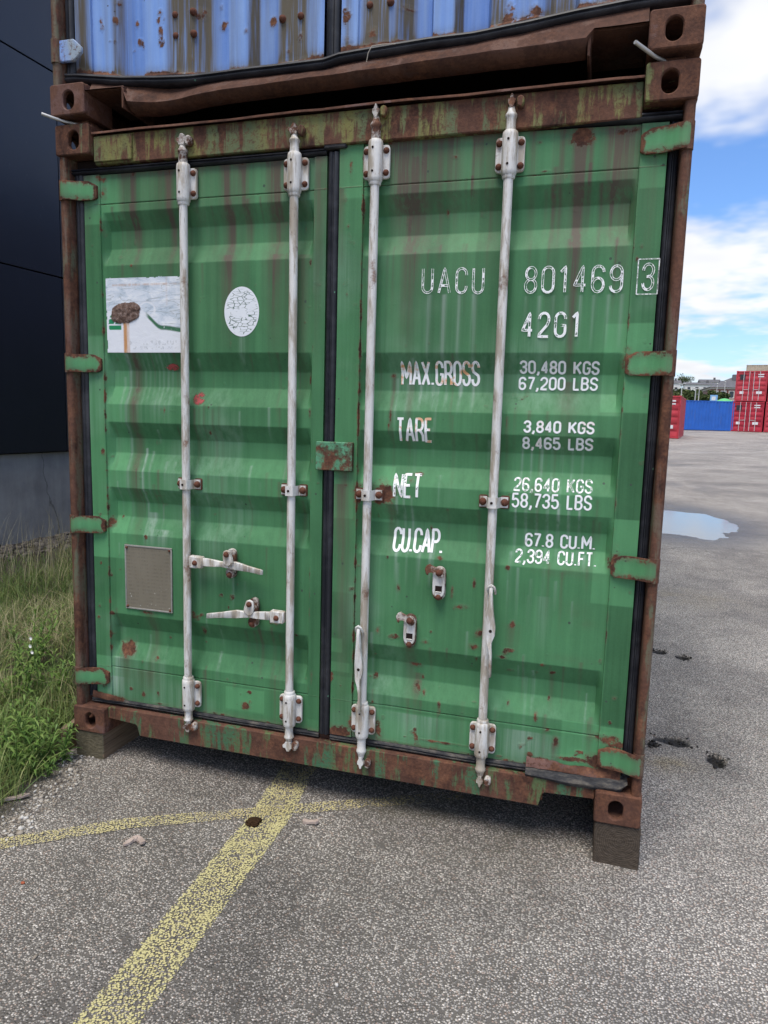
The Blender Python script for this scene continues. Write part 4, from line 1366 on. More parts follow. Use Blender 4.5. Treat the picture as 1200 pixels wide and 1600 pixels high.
# ---------------------------------------------------------------- lettering (stroke alphabet)
def glyph(c):
    """list of polylines in a box 1 high and W wide"""
    w_ = {'M': 0.66, '1': 0.34, '.': 0.12, ',': 0.12, ' ': 0.30, 'A': 0.54, 'X': 0.52, 'N': 0.50, 'K': 0.52, 'T': 0.46, 'L': 0.40, 'E': 0.40, 'F': 0.40}.get(c, 0.48)
    r = w_ / 2
    ry = r * 0.95
    k = 7
    top = lambda a0, a1, cy=1 - ry: arc(r, cy, r, ry, a0, a1, k)
    g = {
        'U': [[(0, 1)] + arc(r, ry, r, ry, 180, 360, 10) + [(w_, 1)]],
        'O': [top(0, 180) + arc(r, ry, r, ry, 180, 360, k) + [(w_, 1 - ry)]],
        'C': [[(w_, 0.72)] + top(0, 180) + arc(r, ry, r, ry, 180, 360, k) + [(w_, 0.28)]],
        'G': [[(w_, 0.74)] + top(0, 180) + arc(r, ry, r, ry, 180, 360, k) + [(w_, 0.47), (w_ * 0.55, 0.47)]],
        'S': [[(w_, 0.76)] + top(0, 180) + [(0, 0.70), (w_ * 0.12, 0.58), (w_ * 0.88, 0.42), (w_, 0.30)] + arc(r, ry, r, ry, 360, 180, k) + [(0, 0.26)]],
        'A': [[(0, 0), (r, 1), (w_, 0)], [(w_ * 0.17, 0.30), (w_ * 0.83, 0.30)]],
        'M': [[(0, 0), (0, 1), (r, 0.30), (w_, 1), (w_, 0)]],
        'X': [[(0, 0), (w_, 1)], [(0, 1), (w_, 0)]],
        'N': [[(0, 0), (0, 1), (w_, 0), (w_, 1)]],
        'R': [[(0, 0), (0, 1), (w_ * 0.5, 1)] + arc(w_ * 0.55, 0.75, w_ * 0.45, 0.25, 90, -90, 8) + [(0, 0.5)], [(w_ * 0.5, 0.5), (w_ * 0.8, 0.40), (w_, 0.26), (w_, 0)]],
        'P': [[(0, 0), (0, 1), (w_ * 0.5, 1)] + arc(w_ * 0.55, 0.73, w_ * 0.45, 0.27, 90, -90, 8) + [(0, 0.46)]],
        'B': [[(0, 0), (0, 1), (w_ * 0.5, 1)] + arc(w_ * 0.5, 0.765, w_ * 0.45, 0.235, 90, -90, 7) + [(0, 0.53)], [(w_ * 0.5, 0.53)] + arc(w_ * 0.5, 0.265, w_ * 0.5, 0.265, 90, -90, 7) + [(0, 0)]],
        'K': [[(0, 0), (0, 1)], [(w_, 1), (0.03, 0.38)], [(w_ * 0.35, 0.56), (w_, 0)]],
        'L': [[(0, 1), (0, 0), (w_, 0)]],
        'T': [[(0, 1), (w_, 1)], [(r, 1), (r, 0)]],
        'E': [[(w_, 1), (0, 1), (0, 0), (w_, 0)], [(0, 0.52), (w_ * 0.85, 0.52)]],
        'F': [[(w_, 1), (0, 1), (0, 0)], [(0, 0.52), (w_ * 0.85, 0.52)]],
        '.': [[(0.05, 0.0), (0.05, 0.09)]],
        ',': [[(0.08, 0.13), (0.08, -0.02), (-0.02, -0.20)]],
        '0': [top(0, 180) + arc(r, ry, r, ry, 180, 360, k) + [(w_, 1 - ry)]],
        '1': [[(0.02, 0.80), (w_ * 0.65, 1), (w_ * 0.65, 0)]],
        '2': [[(0, 0.74)] + top(180, 0) + [(w_, 0.66), (w_ * 0.82, 0.48), (w_ * 0.1, 0.12), (0, 0), (w_, 0)]],
        '3': [[(0, 0.78)] + arc(r, 0.755, r, 0.245, 180, -90, 12) + [(w_ * 0.35, 0.51)], [(w_ * 0.5, 0.51)] + arc(r, 0.265, r, 0.265, 90, -180, 12) + [(0, 0.24)]],
        '4': [[(w_ * 0.72, 0), (w_ * 0.72, 1), (0, 0.27), (w_, 0.27)]],
        '5': [[(w_ * 0.95, 1), (w_ * 0.08, 1), (w_ * 0.04, 0.54)] + arc(r, 0.34, r, 0.28, 130, 0, 6) + arc(r, 0.28, r, 0.28, 0, -170, 8)],
        '6': [[(w_, 0.78)] + top(0, 180) + arc(r, 0.27, r, 0.27, 180, 540, 16)],
        '7': [[(0, 1), (w_, 1), (w_ * 0.62, 0.5), (w_ * 0.36, 0)]],
        '8': [arc(r, 0.755, r * 0.92, 0.245, -90, 270, 16), arc(r, 0.26, r, 0.26, 90, 450, 16)],
        '9': [[(0, 0.22)] + arc(r, ry, r, ry, 180, 360, k) + arc(r, 0.73, r, 0.27, 0, 360, 16)],
        ' ': [],
    }[c]
    return w_, g


def lettering(s, x0, zt0, x1, zt1, h, stroke, m, Dobj, door, gap=0.26, tint=0.0, lift=0.0012, box=False):
    ws = [glyph(c)[0] for c in s]
    total = sum(ws) + gap * (len(s) - 1)
    sc = (x1 - x0) / total
    V, F, E = [], [], []
    cur = 0.0
    lay = 0

    def ribbon(pts):
        nonlocal lay
        P = [pts[0]]
        for a, b in zip(pts, pts[1:]):
            n = max(1, int(math.dist(a, b) / 0.005))
            for i in range(1, n + 1):
                P.append((a[0] + (b[0] - a[0]) * i / n, a[1] + (b[1] - a[1]) * i / n))
        P = np.array(P)
        d = np.gradient(P, axis=0)
        d /= (np.linalg.norm(d, axis=1)[:, None] + 1e-9)
        nr = np.stack([-d[:, 1], d[:, 0]], 1)
        base = len(V)
        offs = (-1, -0.45, 0.45, 1)
        for q, n in zip(P, nr):
            for c in offs:
                x, z = q + n * c * stroke / 2
                V.append((x, float(Dobj.y(x, z)) - lift - 0.00018 * (lay % 5), z))
                E.append(1.0 if abs(c) == 1 else 0.1)
        for i in range(len(P) - 1):
            for k in range(3):
                a = base + i * 4 + k
                F.append((a, a + 1, a + 5, a + 4))
        lay += 1
    def flush(word):
        if V:
            o = pydata('lettering', V, F, m, door, attrs=dict(edge=E, tint=np.full(len(V), tint)))
            o['label'] = 'white lettering reading ' + word
        V.clear()
        F.clear()
        E.clear()
    word = ''
    for c, w_ in zip(s, ws):
        if c == ' ':
            flush(word)
            word = ''
            cur += w_ + gap
            continue
        word += c
        for poly in glyph(c)[1]:
            pts = []
            for gx, gz in poly:
                x = x0 + (cur + gx) * sc
                u = (x - x0) / (x1 - x0)
                inset = stroke / 2
                zt = zt0 + (zt1 - zt0) * u
                pts.append((x, zt - h + inset + gz * (h - 2 * inset)))
            ribbon(pts)
        cur += w_ + gap
    if box:
        for a, b in (((x0 - 0.018, zt0 + 0.012), (x1 + 0.016, zt0 + 0.012)), ((x1 + 0.016, zt0 + 0.012), (x1 + 0.016, zt0 - h - 0.010)), ((x1 + 0.016, zt0 - h - 0.010), (x0 - 0.018, zt0 - h - 0.010)), ((x0 - 0.018, zt0 - h - 0.010), (x0 - 0.018, zt0 + 0.012))):
            st, stroke_ = stroke, 0.0035
            stroke = stroke_
            ribbon([a, b])
            stroke = st
    flush(word)


TXT = [('UACU', 1.552, 1.996, 1.774, 1.990, 0.094, 0.0085, 'let_peel', 0.34, 0), ('801469', 1.924, 1.988, 2.247, 1.984, 0.094, 0.0085, 'let_peel', 0.30, 0),
       ('42G1', 1.922, 1.832, 2.116, 1.831, 0.090, 0.0092, 'let_worn', 0.34, 0), ('MAX.GROSS', 1.476, 1.662, 1.768, 1.663, 0.092, 0.0098, 'let_solid', 0.23, 0.9),
       ('30,480 KGS', 1.920, 1.665, 2.190, 1.663, 0.047, 0.0078, 'let_solid', 0.24, 0.1), ('67,200 LBS', 1.918, 1.608, 2.188, 1.609, 0.048, 0.0072, 'let_solid', 0.24, 0.0),
       ('TARE', 1.471, 1.450, 1.602, 1.452, 0.094, 0.0098, 'let_solid', 0.22, 0.8), ('3,840 KGS', 1.947, 1.452, 2.186, 1.453, 0.045, 0.0078, 'let_solid', 0.24, 0.2), ('8,465 LBS', 1.944, 1.393, 2.185, 1.395, 0.046, 0.0078, 'let_solid', 0.24, 0.2),
       ('NET', 1.466, 1.238, 1.569, 1.240, 0.095, 0.0100, 'let_worn', 0.20, 0.6), ('26,640 KGS', 1.921, 1.244, 2.193, 1.248, 0.050, 0.0062, 'let_worn', 0.24, 0.1), ('58,735 LBS', 1.918, 1.188, 2.194, 1.193, 0.055, 0.0075, 'let_solid', 0.24, 0.0),
       ('CU.CAP.', 1.465, 1.025, 1.657, 1.030, 0.096, 0.0105, 'let_solid', 0.18, 0.0), ('67.8 CU.M.', 1.971, 1.038, 2.217, 1.043, 0.053, 0.0078, 'let_solid', 0.22, 0.0), ('2,394 CU.FT.', 1.939, 0.977, 2.225, 0.983, 0.050, 0.0066, 'let_worn', 0.22, 0.0)]
for s, a, b, c, d, h, st, mm, gp, ti in TXT:
    lettering(s, a, b, c, d, h, st, M[mm], DR, doorR, gp, ti)
lettering('3', 2.314, 1.985, 2.346, 1.985, 0.092, 0.0085, M['let_peel'], DR, doorR, box=True)

# ---------------------------------------------------------------- sticker, decal, data plate on the left hand door
def patch(name, x0, x1, z0, z1, fn, m, Dobj, door, step=0.004, lift=0.0012):
    xs_ = np.linspace(x0, x1, int((x1 - x0) / step) + 2)
    zs_ = np.linspace(z0, z1, int((z1 - z0) / step) + 2)
    X, Z = np.meshgrid(xs_, zs_)
    keep, attrs, X, Z = fn(X, Z)
    Y = Dobj.y(X, Z) - lift - attrs.pop('_h', 0)
    F = grid_faces(len(xs_), len(zs_))
    F = F[keep.ravel()[F].all(axis=1)]
    used, inv = np.unique(F, return_inverse=True)
    V = np.stack([X.ravel(), Y.ravel(), Z.ravel()], 1)[used]
    return pydata(name, V, inv.reshape(F.shape), m, door, smooth=True, attrs={k: v.ravel()[used] for k, v in attrs.items()})


m, t = mat('peeling_sticker')
p = t.pos()
wr = t.noise(t.pos((14, 14, 34)), 1.0, 6, 0.7, 0.6)
ln = t.mapr(t.math('ABSOLUTE', t.math('SUBTRACT', t.noise(t.pos((5, 5, 26)), 1.0, 3, 0.5, 0.5), 0.5)), 0.0, 0.018, 1, 0)
white = t.mix(t.noise(p, 30, 4), (0.70, 0.72, 0.78), (0.80, 0.82, 0.86))
silver = t.ramp(wr, [(0.30, (0.28, 0.36, 0.44)), (0.42, (0.54, 0.61, 0.69)), (0.54, (0.70, 0.74, 0.81)), (0.68, (0.84, 0.86, 0.88))])
silver = t.mix(t.math('MULTIPLY', ln, 0.7), silver, (0.33, 0.37, 0.38))
col = t.mix(t.attr('silver'), white, silver)
col = t.mix(t.attr('greenink'), col, (0.02, 0.24, 0.10))
col = t.mix(t.attr('torn'), col, (0.05, 0.16, 0.085))
col = t.mix(t.math('MULTIPLY', t.attr('orange'), t.mapr(t.noise(t.pos((90, 90, 8)), 1.0, 4), 0.32, 0.62, 0.1, 0.95)), col, (0.52, 0.24, 0.07))
faint = t.math('MULTIPLY', t.attr('faint'), t.mapr(t.noise(t.pos((90, 90, 60)), 1.0, 3), 0.52, 0.58))
col = t.mix(t.math('MULTIPLY', faint, 0.35), col, (0.3, 0.32, 0.33))
out(t, col, 0.45, t.bump(wr, 0.35, 0.004), spec=0.4)
M['sticker'] = m


def sticker_fn(X, Z):
    u = (X - 0.177) / (0.560 - 0.177)
    v = (Z - 1.690) / (2.005 - 1.690)
    div = 0.545 + 0.02 * (fbm(X * 20, Z * 0, 3) - 0.5) - 0.25 * sstep(0.45, 0.72, u) * 0.8 - 0.04 * sstep(0.7, 1.0, u)
    silver = sstep(div - 0.006, div + 0.006, v)
    band = sstep(0.035, 0.02, np.abs(v - div + 0.022)) * sstep(0.50, 0.56, u) * (fbm(X * 40, Z * 40, 7) > 0.33)
    # remains of printed block letters
    gl = ((u > 0.035) & (u < 0.20) & (v > 0.30) & (v < 0.50)).astype(float)
    cut = ((np.abs(v - 0.45) < 0.012) & (u < 0.12)) | ((np.abs(v - 0.365) < 0.010)) | (np.abs(u - 0.095 - 0.25 * (v - 0.30)) < 0.008) & (v > 0.37)
    gl = gl * (1 - cut.astype(float)) * (((u - 0.13) / 0.07) ** 2 + ((v - 0.37) / 0.12) ** 2 < 1.7)
    ring = np.abs(np.sqrt(((u - 0.53) / 0.10) ** 2 + ((v - 0.56) / 0.09) ** 2) - 1)
    silver = silver * (1 - 0.9 * sstep(0.16, 0.08, ring))
    orange = sstep(0.045, 0.03, np.abs(u - 0.265)) * (v < 0.45) + 0.5 * sstep(0.02, 0.005, np.abs(v - 0.875)) * (u > 0.1) + 0.25 * sstep(0.02, 0.0, np.abs(u - 0.78)) * (v > 0.6)
    faint = ((u > 0.3) & (u < 0.9) & ((np.abs(v - 0.13) < 0.03) | (np.abs(v - 0.06) < 0.016) | (np.abs(v - 0.3) < 0.012) & (u > 0.7))).astype(float)
    keep = (v < 0.985 - 0.03 * fbm(X * 60, Z * 0, 5)) & (u > 0.004 + 0.02 * fbm(X * 0, Z * 50, 4))
    return keep, dict(silver=silver, greenink=gl, torn=band, orange=np.clip(orange, 0, 1), faint=faint, _h=0.001 * silver * fbm(X * 30, Z * 30, 2)), X, Z


o = patch('sticker', 0.177, 0.560, 1.690, 2.006, sticker_fn, M['sticker'], DL, doorL, 0.003)
o['label'] = 'torn white and silver sticker with green print'

m, t = mat('dried_mud')
p = t.pos()
out(t, t.ramp(t.noise(p, 55, 6, 0.7), [(0.3, (0.05, 0.030, 0.024)), (0.5, (0.16, 0.105, 0.085)), (0.7, (0.34, 0.26, 0.23))]), 0.95, t.bump(t.noise(p, 120, 5, 0.7), 0.8, 0.006), spec=0.1)
M['mud'] = m


def mud_fn(X, Z):
    u = (X - 0.277) / 0.072
    v = (Z - 1.853 - 0.12 * (X - 0.277)) / 0.042
    q = (np.abs(u) ** 2.6 + np.abs(v) ** 2.6) + 0.5 * (fbm(X * 45, Z * 45, 6) - 0.5)
    return q < 1.0, dict(_h=0.007 * np.clip(1 - q, 0, 1) ** 0.5 * (0.4 + fbm(X * 70, Z * 70, 3))), X, Z


o = patch('mud_lump', 0.19, 0.365, 1.79, 1.915, mud_fn, M['mud'], DL, doorL, 0.0025, 0.002)
o['label'] = 'lump of brown dried dirt on the sticker'

m, t = mat('cracked_white_decal')
p = t.pos()
wp = t.vmath('ADD', t.pos((0.9, 0.9, 2.6)), t.vmath('MULTIPLY', t.n('ShaderNodeTexNoise', {'Vector': p, 'Scale': 18.0, 'Detail': 3.0}).outputs['Color'], (0.03, 0.03, 0.03)))
e = t.voro(wp, 34, 'DISTANCE_TO_EDGE', 'Distance')
cm = t.math('MULTIPLY', t.mapr(e, 0.02, 0.06, 1, 0), t.mapr(t.noise(p, 17, 3), 0.43, 0.50))
cm = t.math('MULTIPLY', cm, t.attr('core'))
col = t.mix(cm, t.mix(t.noise(p, 40, 3), (0.72, 0.75, 0.80), (0.80, 0.82, 0.85)), (0.05, 0.11, 0.07))
out(t, col, 0.5, spec=0.35)
M['decal'] = m


def decal_fn(X, Z):
    # polar layout so that the outline is a clean oval
    u = (X - 0.739) / 0.153
    v = (Z - 1.753) / 0.193
    r = v
    a = u * 2 * PI
    return np.ones_like(X, bool), dict(core=sstep(0.97, 0.86, r)), 0.8155 + 0.0765 * r * np.cos(a), 1.8495 + 0.0965 * r * np.sin(a)


o = patch('oval_decal', 0.739, 0.892, 1.753, 1.946, decal_fn, M['decal'], DL, doorL, 0.003, 0.0014)
o['label'] = 'white oval decal covered in fine cracks'

m, t = mat('dirty_data_plate')
p = t.pos()
sep = t.n('ShaderNodeSeparateXYZ', {0: p}).outputs
rows = t.math('GREATER_THAN', t.math('FRACT', t.math('MULTIPLY', sep[2], 62.0)), 0.5)
txt = t.math('MULTIPLY', rows, t.mapr(t.noise(t.pos((160, 160, 12)), 1.0, 3), 0.48, 0.56))
col = t.mix(t.noise(p, 12, 5), (0.16, 0.14, 0.105), (0.22, 0.195, 0.15))
col = t.mix(t.math('MULTIPLY', txt, 0.25), col, (0.10, 0.085, 0.065))
sp = t.math('MULTIPLY', t.mapr(t.noise(p, 45, 5, 0.7), 0.64, 0.68), t.mapr(sep[2], 0.70, 0.62))
col = t.mix(sp, col, (0.62, 0.62, 0.58))
out(t, col, 0.6, t.bump(txt, 0.4, 0.001), spec=0.4)
M['plate'] = m
bm = bmesh.new()
bm_prism(bm, rrect(0.256, 0.482, 0.587, 0.863, 0.004), 'y', 0.054, 0.0565, 0.0008)
plate_o = fin('data_plate', bm, M['plate'], doorL, 30, 'brown illegible maker plate in a grey rim')
m, t = mat('plate_rim')
p = t.pos()
out(t, t.mix(t.noise(p, 60, 4), (0.20, 0.19, 0.17), (0.36, 0.35, 0.33)), 0.6)
M['rim'] = m
for a, b, c, d in ((0.251, 0.487, 0.861, 0.868), (0.251, 0.487, 0.582, 0.589), (0.251, 0.258, 0.5895, 0.8605), (0.480, 0.487, 0.5895, 0.8605)):
    bm = bmesh.new()
    bm_box(bm, a, b, 0.0515, 0.058, c, d, 0.0012)
    fin('plate_rim', bm, M['rim'], doorL)
bm = bmesh.new()
bm_box(bm, 0.257, 0.481, 0.057, 0.063, 0.588, 0.862)
fin('plate_packing', bm, M['rim'], doorL, 0)
for a, b in ((0.262, 0.594), (0.476, 0.592), (0.262, 0.856), (0.476, 0.856)):
    bolt(a, 0.0535, b, doorL, 0.55, 'rivet')

m, t = mat('red_scuff')
p = t.pos()
al = t.mapr(t.noise(t.pos((40, 40, 70)), 1.0, 5, 0.7), 0.44, 0.52)
out(t, (0.40, 0.075, 0.075), 0.6, alpha=t.math('MULTIPLY', al, t.attr('core')))
M['scuff'] = m
for (a, b, rx_, rz_) in ((0.481,1.633, 0.034, 0.016), (0.615,1.506, 0.030, 0.030)):
    def scuff_fn(X, Z):
        q = ((X - a) / rx_) ** 2 + ((Z - b) / rz_) ** 2
        return q < 1.3, dict(core=sstep(1.1, 0.4, q)), X, Z
    o = patch('red_scuff', a - rx_ * 1.2, a + rx_ * 1.2, b - rz_ * 1.2, b + rz_ * 1.2, scuff_fn, M['scuff'], DL, doorL, 0.004)

# ================================================================== blue container stacked on top
UZ, UY = 2.617, -0.022
bc = thing('shipping_container', 'dented blue shipping container with rust stacked on top of the green one', 'container', (1.219, 6.1, UZ), worldmesh=True)
castings(UZ, UY, bc, [M['rust']] * 4)
shell(UZ, UY, bc, M['blue'], M['rust'])
corner_post(True, UZ, UY, M['rust_post'], bc)
corner_post(False, UZ, UY, M['rust_post'], bc)


def sag(x):
    """height of the bent bottom edge of the blue doors above the container base"""
    return np.interp(x, [0.0, 0.1, 0.30, 0.45, 0.62, 0.90, 1.17, 1.225, 1.45, 1.71, 1.9, 2.05, 2.2, 2.438], [0.188, 0.180, 0.150, 0.133, 0.122, 0.120, 0.119, 0.131, 0.142, 0.149, 0.163, 0.178, 0.188, 0.195])


BPL = [(0.085, 0), (0.158, 0), (0.160, 0.010), (0.262, 0.010), (0.300, 0.044), (0.392, 0.044), (0.405, 0.010), (0.610, 0.010), (0.665, 0.044), (0.755, 0.044), (0.770, 0.010), (0.850, 0.010), (0.880, 0.044), (0.960, 0.044), (0.973, 0.010), (1.106, 0.010), (1.110, 0.0), (1.162, 0.0)]
BPR = [(1.228, 0), (1.290, 0), (1.294, 0.010), (1.435, 0.010), (1.482, 0.044), (1.548, 0.044), (1.562, 0.010), (1.637, 0.010), (1.664, 0.044), (1.750, 0.044), (1.765, 0.010), (1.92, 0.010), (1.97, 0.044), (2.04, 0.044), (2.055, 0.010), (2.27, 0.010), (2.275, 0.0), (2.36, 0.0)]


def blue_door(prof, grey, rust, label):
    px = np.array([a for a, b in prof])
    py = np.array([b for a, b in prof])
    xs_ = np.unique(np.concatenate([px, np.arange(px[0], px[-1], 0.008)]).round(4))
    zn = np.concatenate([np.linspace(0, 0.14, 30), np.linspace(0.16, 1.0, 60)])
    X, N = np.meshgrid(xs_, zn)
    zb = sag(X)
    Z = UZ + zb + N * (CH - 0.20 - zb)
    rip = 0.006 * np.sin(X * 9) * np.exp(-N * 6)
    Y = UY + 0.055 + np.interp(X, px, py) * np.clip((N + 0.002) / 0.006, 0, 1) + rip
    s = np.zeros_like(X)
    for gx, wd, a in grey:
        s += a * np.exp(-((X - gx) / wd) ** 4)
    r = spots(X, Z, rust)
    r = np.maximum(r, 0.75 * np.exp(-(N / 0.008) ** 2) * (0.5 + fbm(X * 9, Z * 9, 4)))
    r = np.maximum(r, 0.55 * sstep(0.76, 0.84, fbm(X * 17, Z * 12, 29, 2)))
    s = np.clip(s + 0.5 * np.clip(fbm(X * 30, Z * 1.2, 12) - 0.45, 0, 1) * 2 + 0.5 * np.exp(-(N / 0.012) ** 2), 0, 0.95)
    tn = 0.62 - 0.30 * (np.interp(X, px, py) > 0.02)  # recessed flats darker: shade between the ribs painted into the tone
    o = pydata('door', np.stack([X.ravel(), Y.ravel(), Z.ravel()], 1), grid_faces(len(xs_), len(zn)), M['blue'], bc, smooth=True, attrs=dict(rust=r, streak=s, pale=np.clip(0.3 * fbm(X * 12, Z * 3, 8), 0, 1), tone=tn), sharp=25)
    o['label'] = label
    return o


UR_L = [(0.265,2.978, 0.012, 0.014, 0.8), (0.345,2.968, 0.010, 0.014, 0.8), (0.263,2.903, 0.006, 0.010, 0.6), (0.475,2.978, 0.014, 0.014, 0.8), (0.468,2.951, 0.008, 0.014, 0.8), (0.276,3.044, 0.010, 0.012, 0.7), (0.732,2.917, 0.016, 0.018, 0.85), (0.937,2.908, 0.016, 0.020, 0.85), (0.840,2.875, 0.010, 0.012, 0.65), (0.626,2.959, 0.03, 0.02, 0.6), (1.015,2.780, 0.02, 0.015, 0.5), (0.642,2.962, 0.03, 0.02, 0.7)]
UR_R = [(1.825,2.786, 0.03, 0.03, 0.8), (1.916,2.805, 0.03, 0.02, 0.75), (2.004,2.790, 0.02, 0.02, 0.6), (1.342,2.804, 0.02, 0.02, 0.6), (1.253,2.787, 0.02, 0.02, 0.5), (1.465,2.881, 0.03, 0.012, 0.6)]
bdl = blue_door(BPL, [(0.115, 0.04, 0.75), (0.275, 0.018, 0.45), (0.565, 0.058, 1.0), (0.645, 0.04, 0.9), (0.865, 0.018, 0.8), (1.035, 0.066, 1.0), (1.125, 0.016, 0.35)], UR_L, 'blue ribbed door leaf with grey stains')
bdr = blue_door(BPR, [(1.355, 0.055, 0.95), (1.46, 0.036, 0.85), (1.255, 0.02, 0.25), (1.65, 0.014, 0.7), (1.79, 0.03, 0.75), (1.99, 0.05, 0.8), (2.15, 0.05, 0.3)], UR_R, 'blue ribbed door leaf bent along its lower edge')
for a, b in ((0.542,2.962), (0.544,2.887), (0.618,2.965), (0.620,2.887), (0.991,2.895), (1.065,2.895)):
    bolt(a, UY + 0.067, b, bdl, 1.25)
for a, b in ((1.330,2.898), (1.406,2.899)):
    bolt(a, UY + 0.067, b, bdr, 1.25)


def bent_seal(x0, x1, parent, seg=50):
    prof = seal_profile(0.042, 0.036)
    V = []
    for x in np.linspace(x0, x1, seg):
        zt = UZ + float(sag(x)) - 0.001
        for a, b in prof:
            V.append((x, UY + 0.075 - b - 0.012 * math.exp(-((x - 1.2) / 0.6) ** 2), zt - 0.042 + a + 0.003 * (vnoise(x * 7, 3) - 0.5)))
    return pydata('door_seal', V, grid_faces(len(prof), seg), M['rubber'], parent, smooth=True, sharp=50)


bent_seal(0.042, 1.163, bdl)
bent_seal(1.164, 2.396, bdr, 60)
for a, b, par in ((0.040, 0.084, bdl), (1.1635, 1.2265, bdl), (2.361, 2.398, bdr)):
    bm = bmesh.new()
    bm_prism(bm, [(a + u, UY + 0.085 - v) for u, v in seal_profile(b - a, 0.040)], 'z', UZ + float(sag((a + b) / 2)) - 0.02, UZ + CH - 0.2)
    fin('door_seal', bm, M['rubber'], par, 50)
# bent sill: flat plate with a rolled, sagging lip
xs_ = np.linspace(0.164, CW - 0.164, 90)
V = []
for x in xs_:
    inn = float(sstep(0.325, 0.345, x) * sstep(2.10, 2.085, x))
    top_ = UZ + float(sag(x)) - 0.036
    lipz = UZ + float(np.interp(x, [0.3, 0.36, 0.44, 0.62, 1.16, 1.63, 2.1], [0.045, 0.030, 0.020, 0.024, 0.036, 0.050, 0.060])) + 0.006 * (fbm(x * 6, 1, 3) - 0.5)
    bot_ = UZ + float(np.interp(x, [0.3, 0.36, 0.44, 0.62, 1.16, 1.63, 2.1], [0.010, 0.000, -0.004, 0.004, 0.014, 0.022, 0.024]))
    zend = UZ + 0.085
    dent = 0.022 * math.exp(-((x - 0.52) / 0.12) ** 2) + 0.016 * (float(fbm(x * 5.5, 3, 9)) - 0.5)
    for (y_, z_) in ((0.055, top_), (0.030, (top_ + lipz) / 2 + 0.004), (0.010, lipz + 0.008), (0.002, lipz), (0.006, (lipz + bot_) / 2 + 0.006), (0.030, bot_ + 0.004), (0.075, bot_)):
        zz_ = z_ if inn > 0.5 else max(z_, zend + (0.002 if z_ < top_ else 0))
        zz_ = zz_ * inn + (1 - inn) * max(z_, zend)
        V.append((x, UY + y_ + dent, zz_))
pydata('door_sill', V, grid_faces(7, 90), M['rust_beam'], bc, smooth=True, sharp=60)
for a, b, e in ((0.163, 0.332, 1), (2.09, CW - 0.163, -1)):
    zt = UZ + 0.083
    bm = bmesh.new()
    bm_box(bm, a, b, UY + 0.02, UY + 0.30, zt, zt + 0.012, 0.002)
    c = b - 0.004 if e == 1 else a
    bm_box(bm, c, c + 0.010, UY + 0.012, UY + 0.30, UZ + 0.008, zt - 0.001, 0.002)
    fin('notch_flange', bm, M['rust_beam'], bc)
for a, b in ((0.0635, 0.162), (CW - 0.162, CW - 0.0635)):
    bm = bmesh.new()
    bm_box(bm, a, b, UY + 0.07, UY + 0.11, UZ + 0.119, UZ + 0.18)
    fin('sill_end', bm, M['rust'], bc)
bm = bmesh.new()
bm_box(bm, 0.164, CW - 0.164, UY + 0.03, UY + 0.10, UZ + CH - 0.15, UZ + CH - 0.03, 0.004)
fin('door_header', bm, M['rust_header'], bc)
for x in (0.579, 1.052, 1.369, 1.851):
    bm = bmesh.new()
    lathe_z(bm, x, UY + 0.03, [(0.0165, UZ + 0.62), (0.0165, UZ + CH - 0.08)], 12)
    fin('lock_rod', bm, M['white'], bdl if x < 1.2 else bdr, 50)
# pentagonal hinges
for left in (True, False):
    for hz_ in ([UZ + 0.205 + 0.045] if left else []) + [UZ + 0.95, UZ + 1.6, UZ + 2.3]:
        bm = bmesh.new()
        f = (lambda x: x) if left else (lambda x: CW - x)
        q = [(f(0.022), hz_ - 0.040), (f(0.105), hz_ - 0.042), (f(0.142), hz_ - 0.012), (f(0.142), hz_ + 0.006), (f(0.105), hz_ + 0.040), (f(0.022), hz_ + 0.040)]
        bm_prism(bm, q, 'y', UY + 0.018, UY + 0.034, 0.003)
        fin('hinge', bm, M['bluehinge'], bdl if left else bdr, 30)
        bm = bmesh.new()
        bm_tube(bm, [(f(0.021), UY + 0.022, hz_ - 0.044), (f(0.021), UY + 0.022, hz_ + 0.044)], 0.020, 14)
        fin('hinge_pin', bm, M['rust_post'], bdl if left else bdr, 50)
# loose ends of cord caught in the seal
m, t = mat('cord')
out(t, (0.42, 0.38, 0.32), 0.8)
M['cord'] = m
bm = bmesh.new()
a, b = 1.344,2.679
bm_tube(bm, [(a, UY - 0.004, b), (a + 0.008, UY - 0.012, b + 0.025), (a + 0.022, UY - 0.014, b + 0.045), (a + 0.06, UY - 0.002, b + 0.052), (a + 0.10, UY + 0.01, b + 0.054)], 0.0016, 6)
fin('loose_cord', bm, M['cord'], bdr, 50)

# ================================================================== twist locks between the two
def twist_lock(x, y, lever, label):
    tl = thing('twist_lock', label, 'twist lock', (x, y, CH), group='twist locks between the containers', worldmesh=True)
    bm = bmesh.new()
    bm_box(bm, x - 0.045, x + 0.045, y - 0.05, y + 0.05, CH + 0.001, UZ - 0.001, 0.003)
    fin('lock_body', bm, M['rust'], tl)
    bm = bmesh.new()
    bm_tube(bm, lever, 0.0062, 8)
    fin('lever', bm, M['rod'], tl, 50)


twist_lock(0.088, 0.089, [(0.10, 0.06, 2.604), (0.05, 0.01, 2.604), (0.03, -0.024, 2.605), (0.012, -0.042, 2.609), (-0.010, -0.058, 2.615)], 'twist lock with thin lever poking out left between the containers')
twist_lock(CW - 0.088, 0.089, [(2.35, 0.06, 2.604), (2.30, 0.0, 2.605), (2.265, -0.045, 2.611), (2.235, -0.080, 2.618)], 'twist lock with thin lever at the right hand corner between containers')

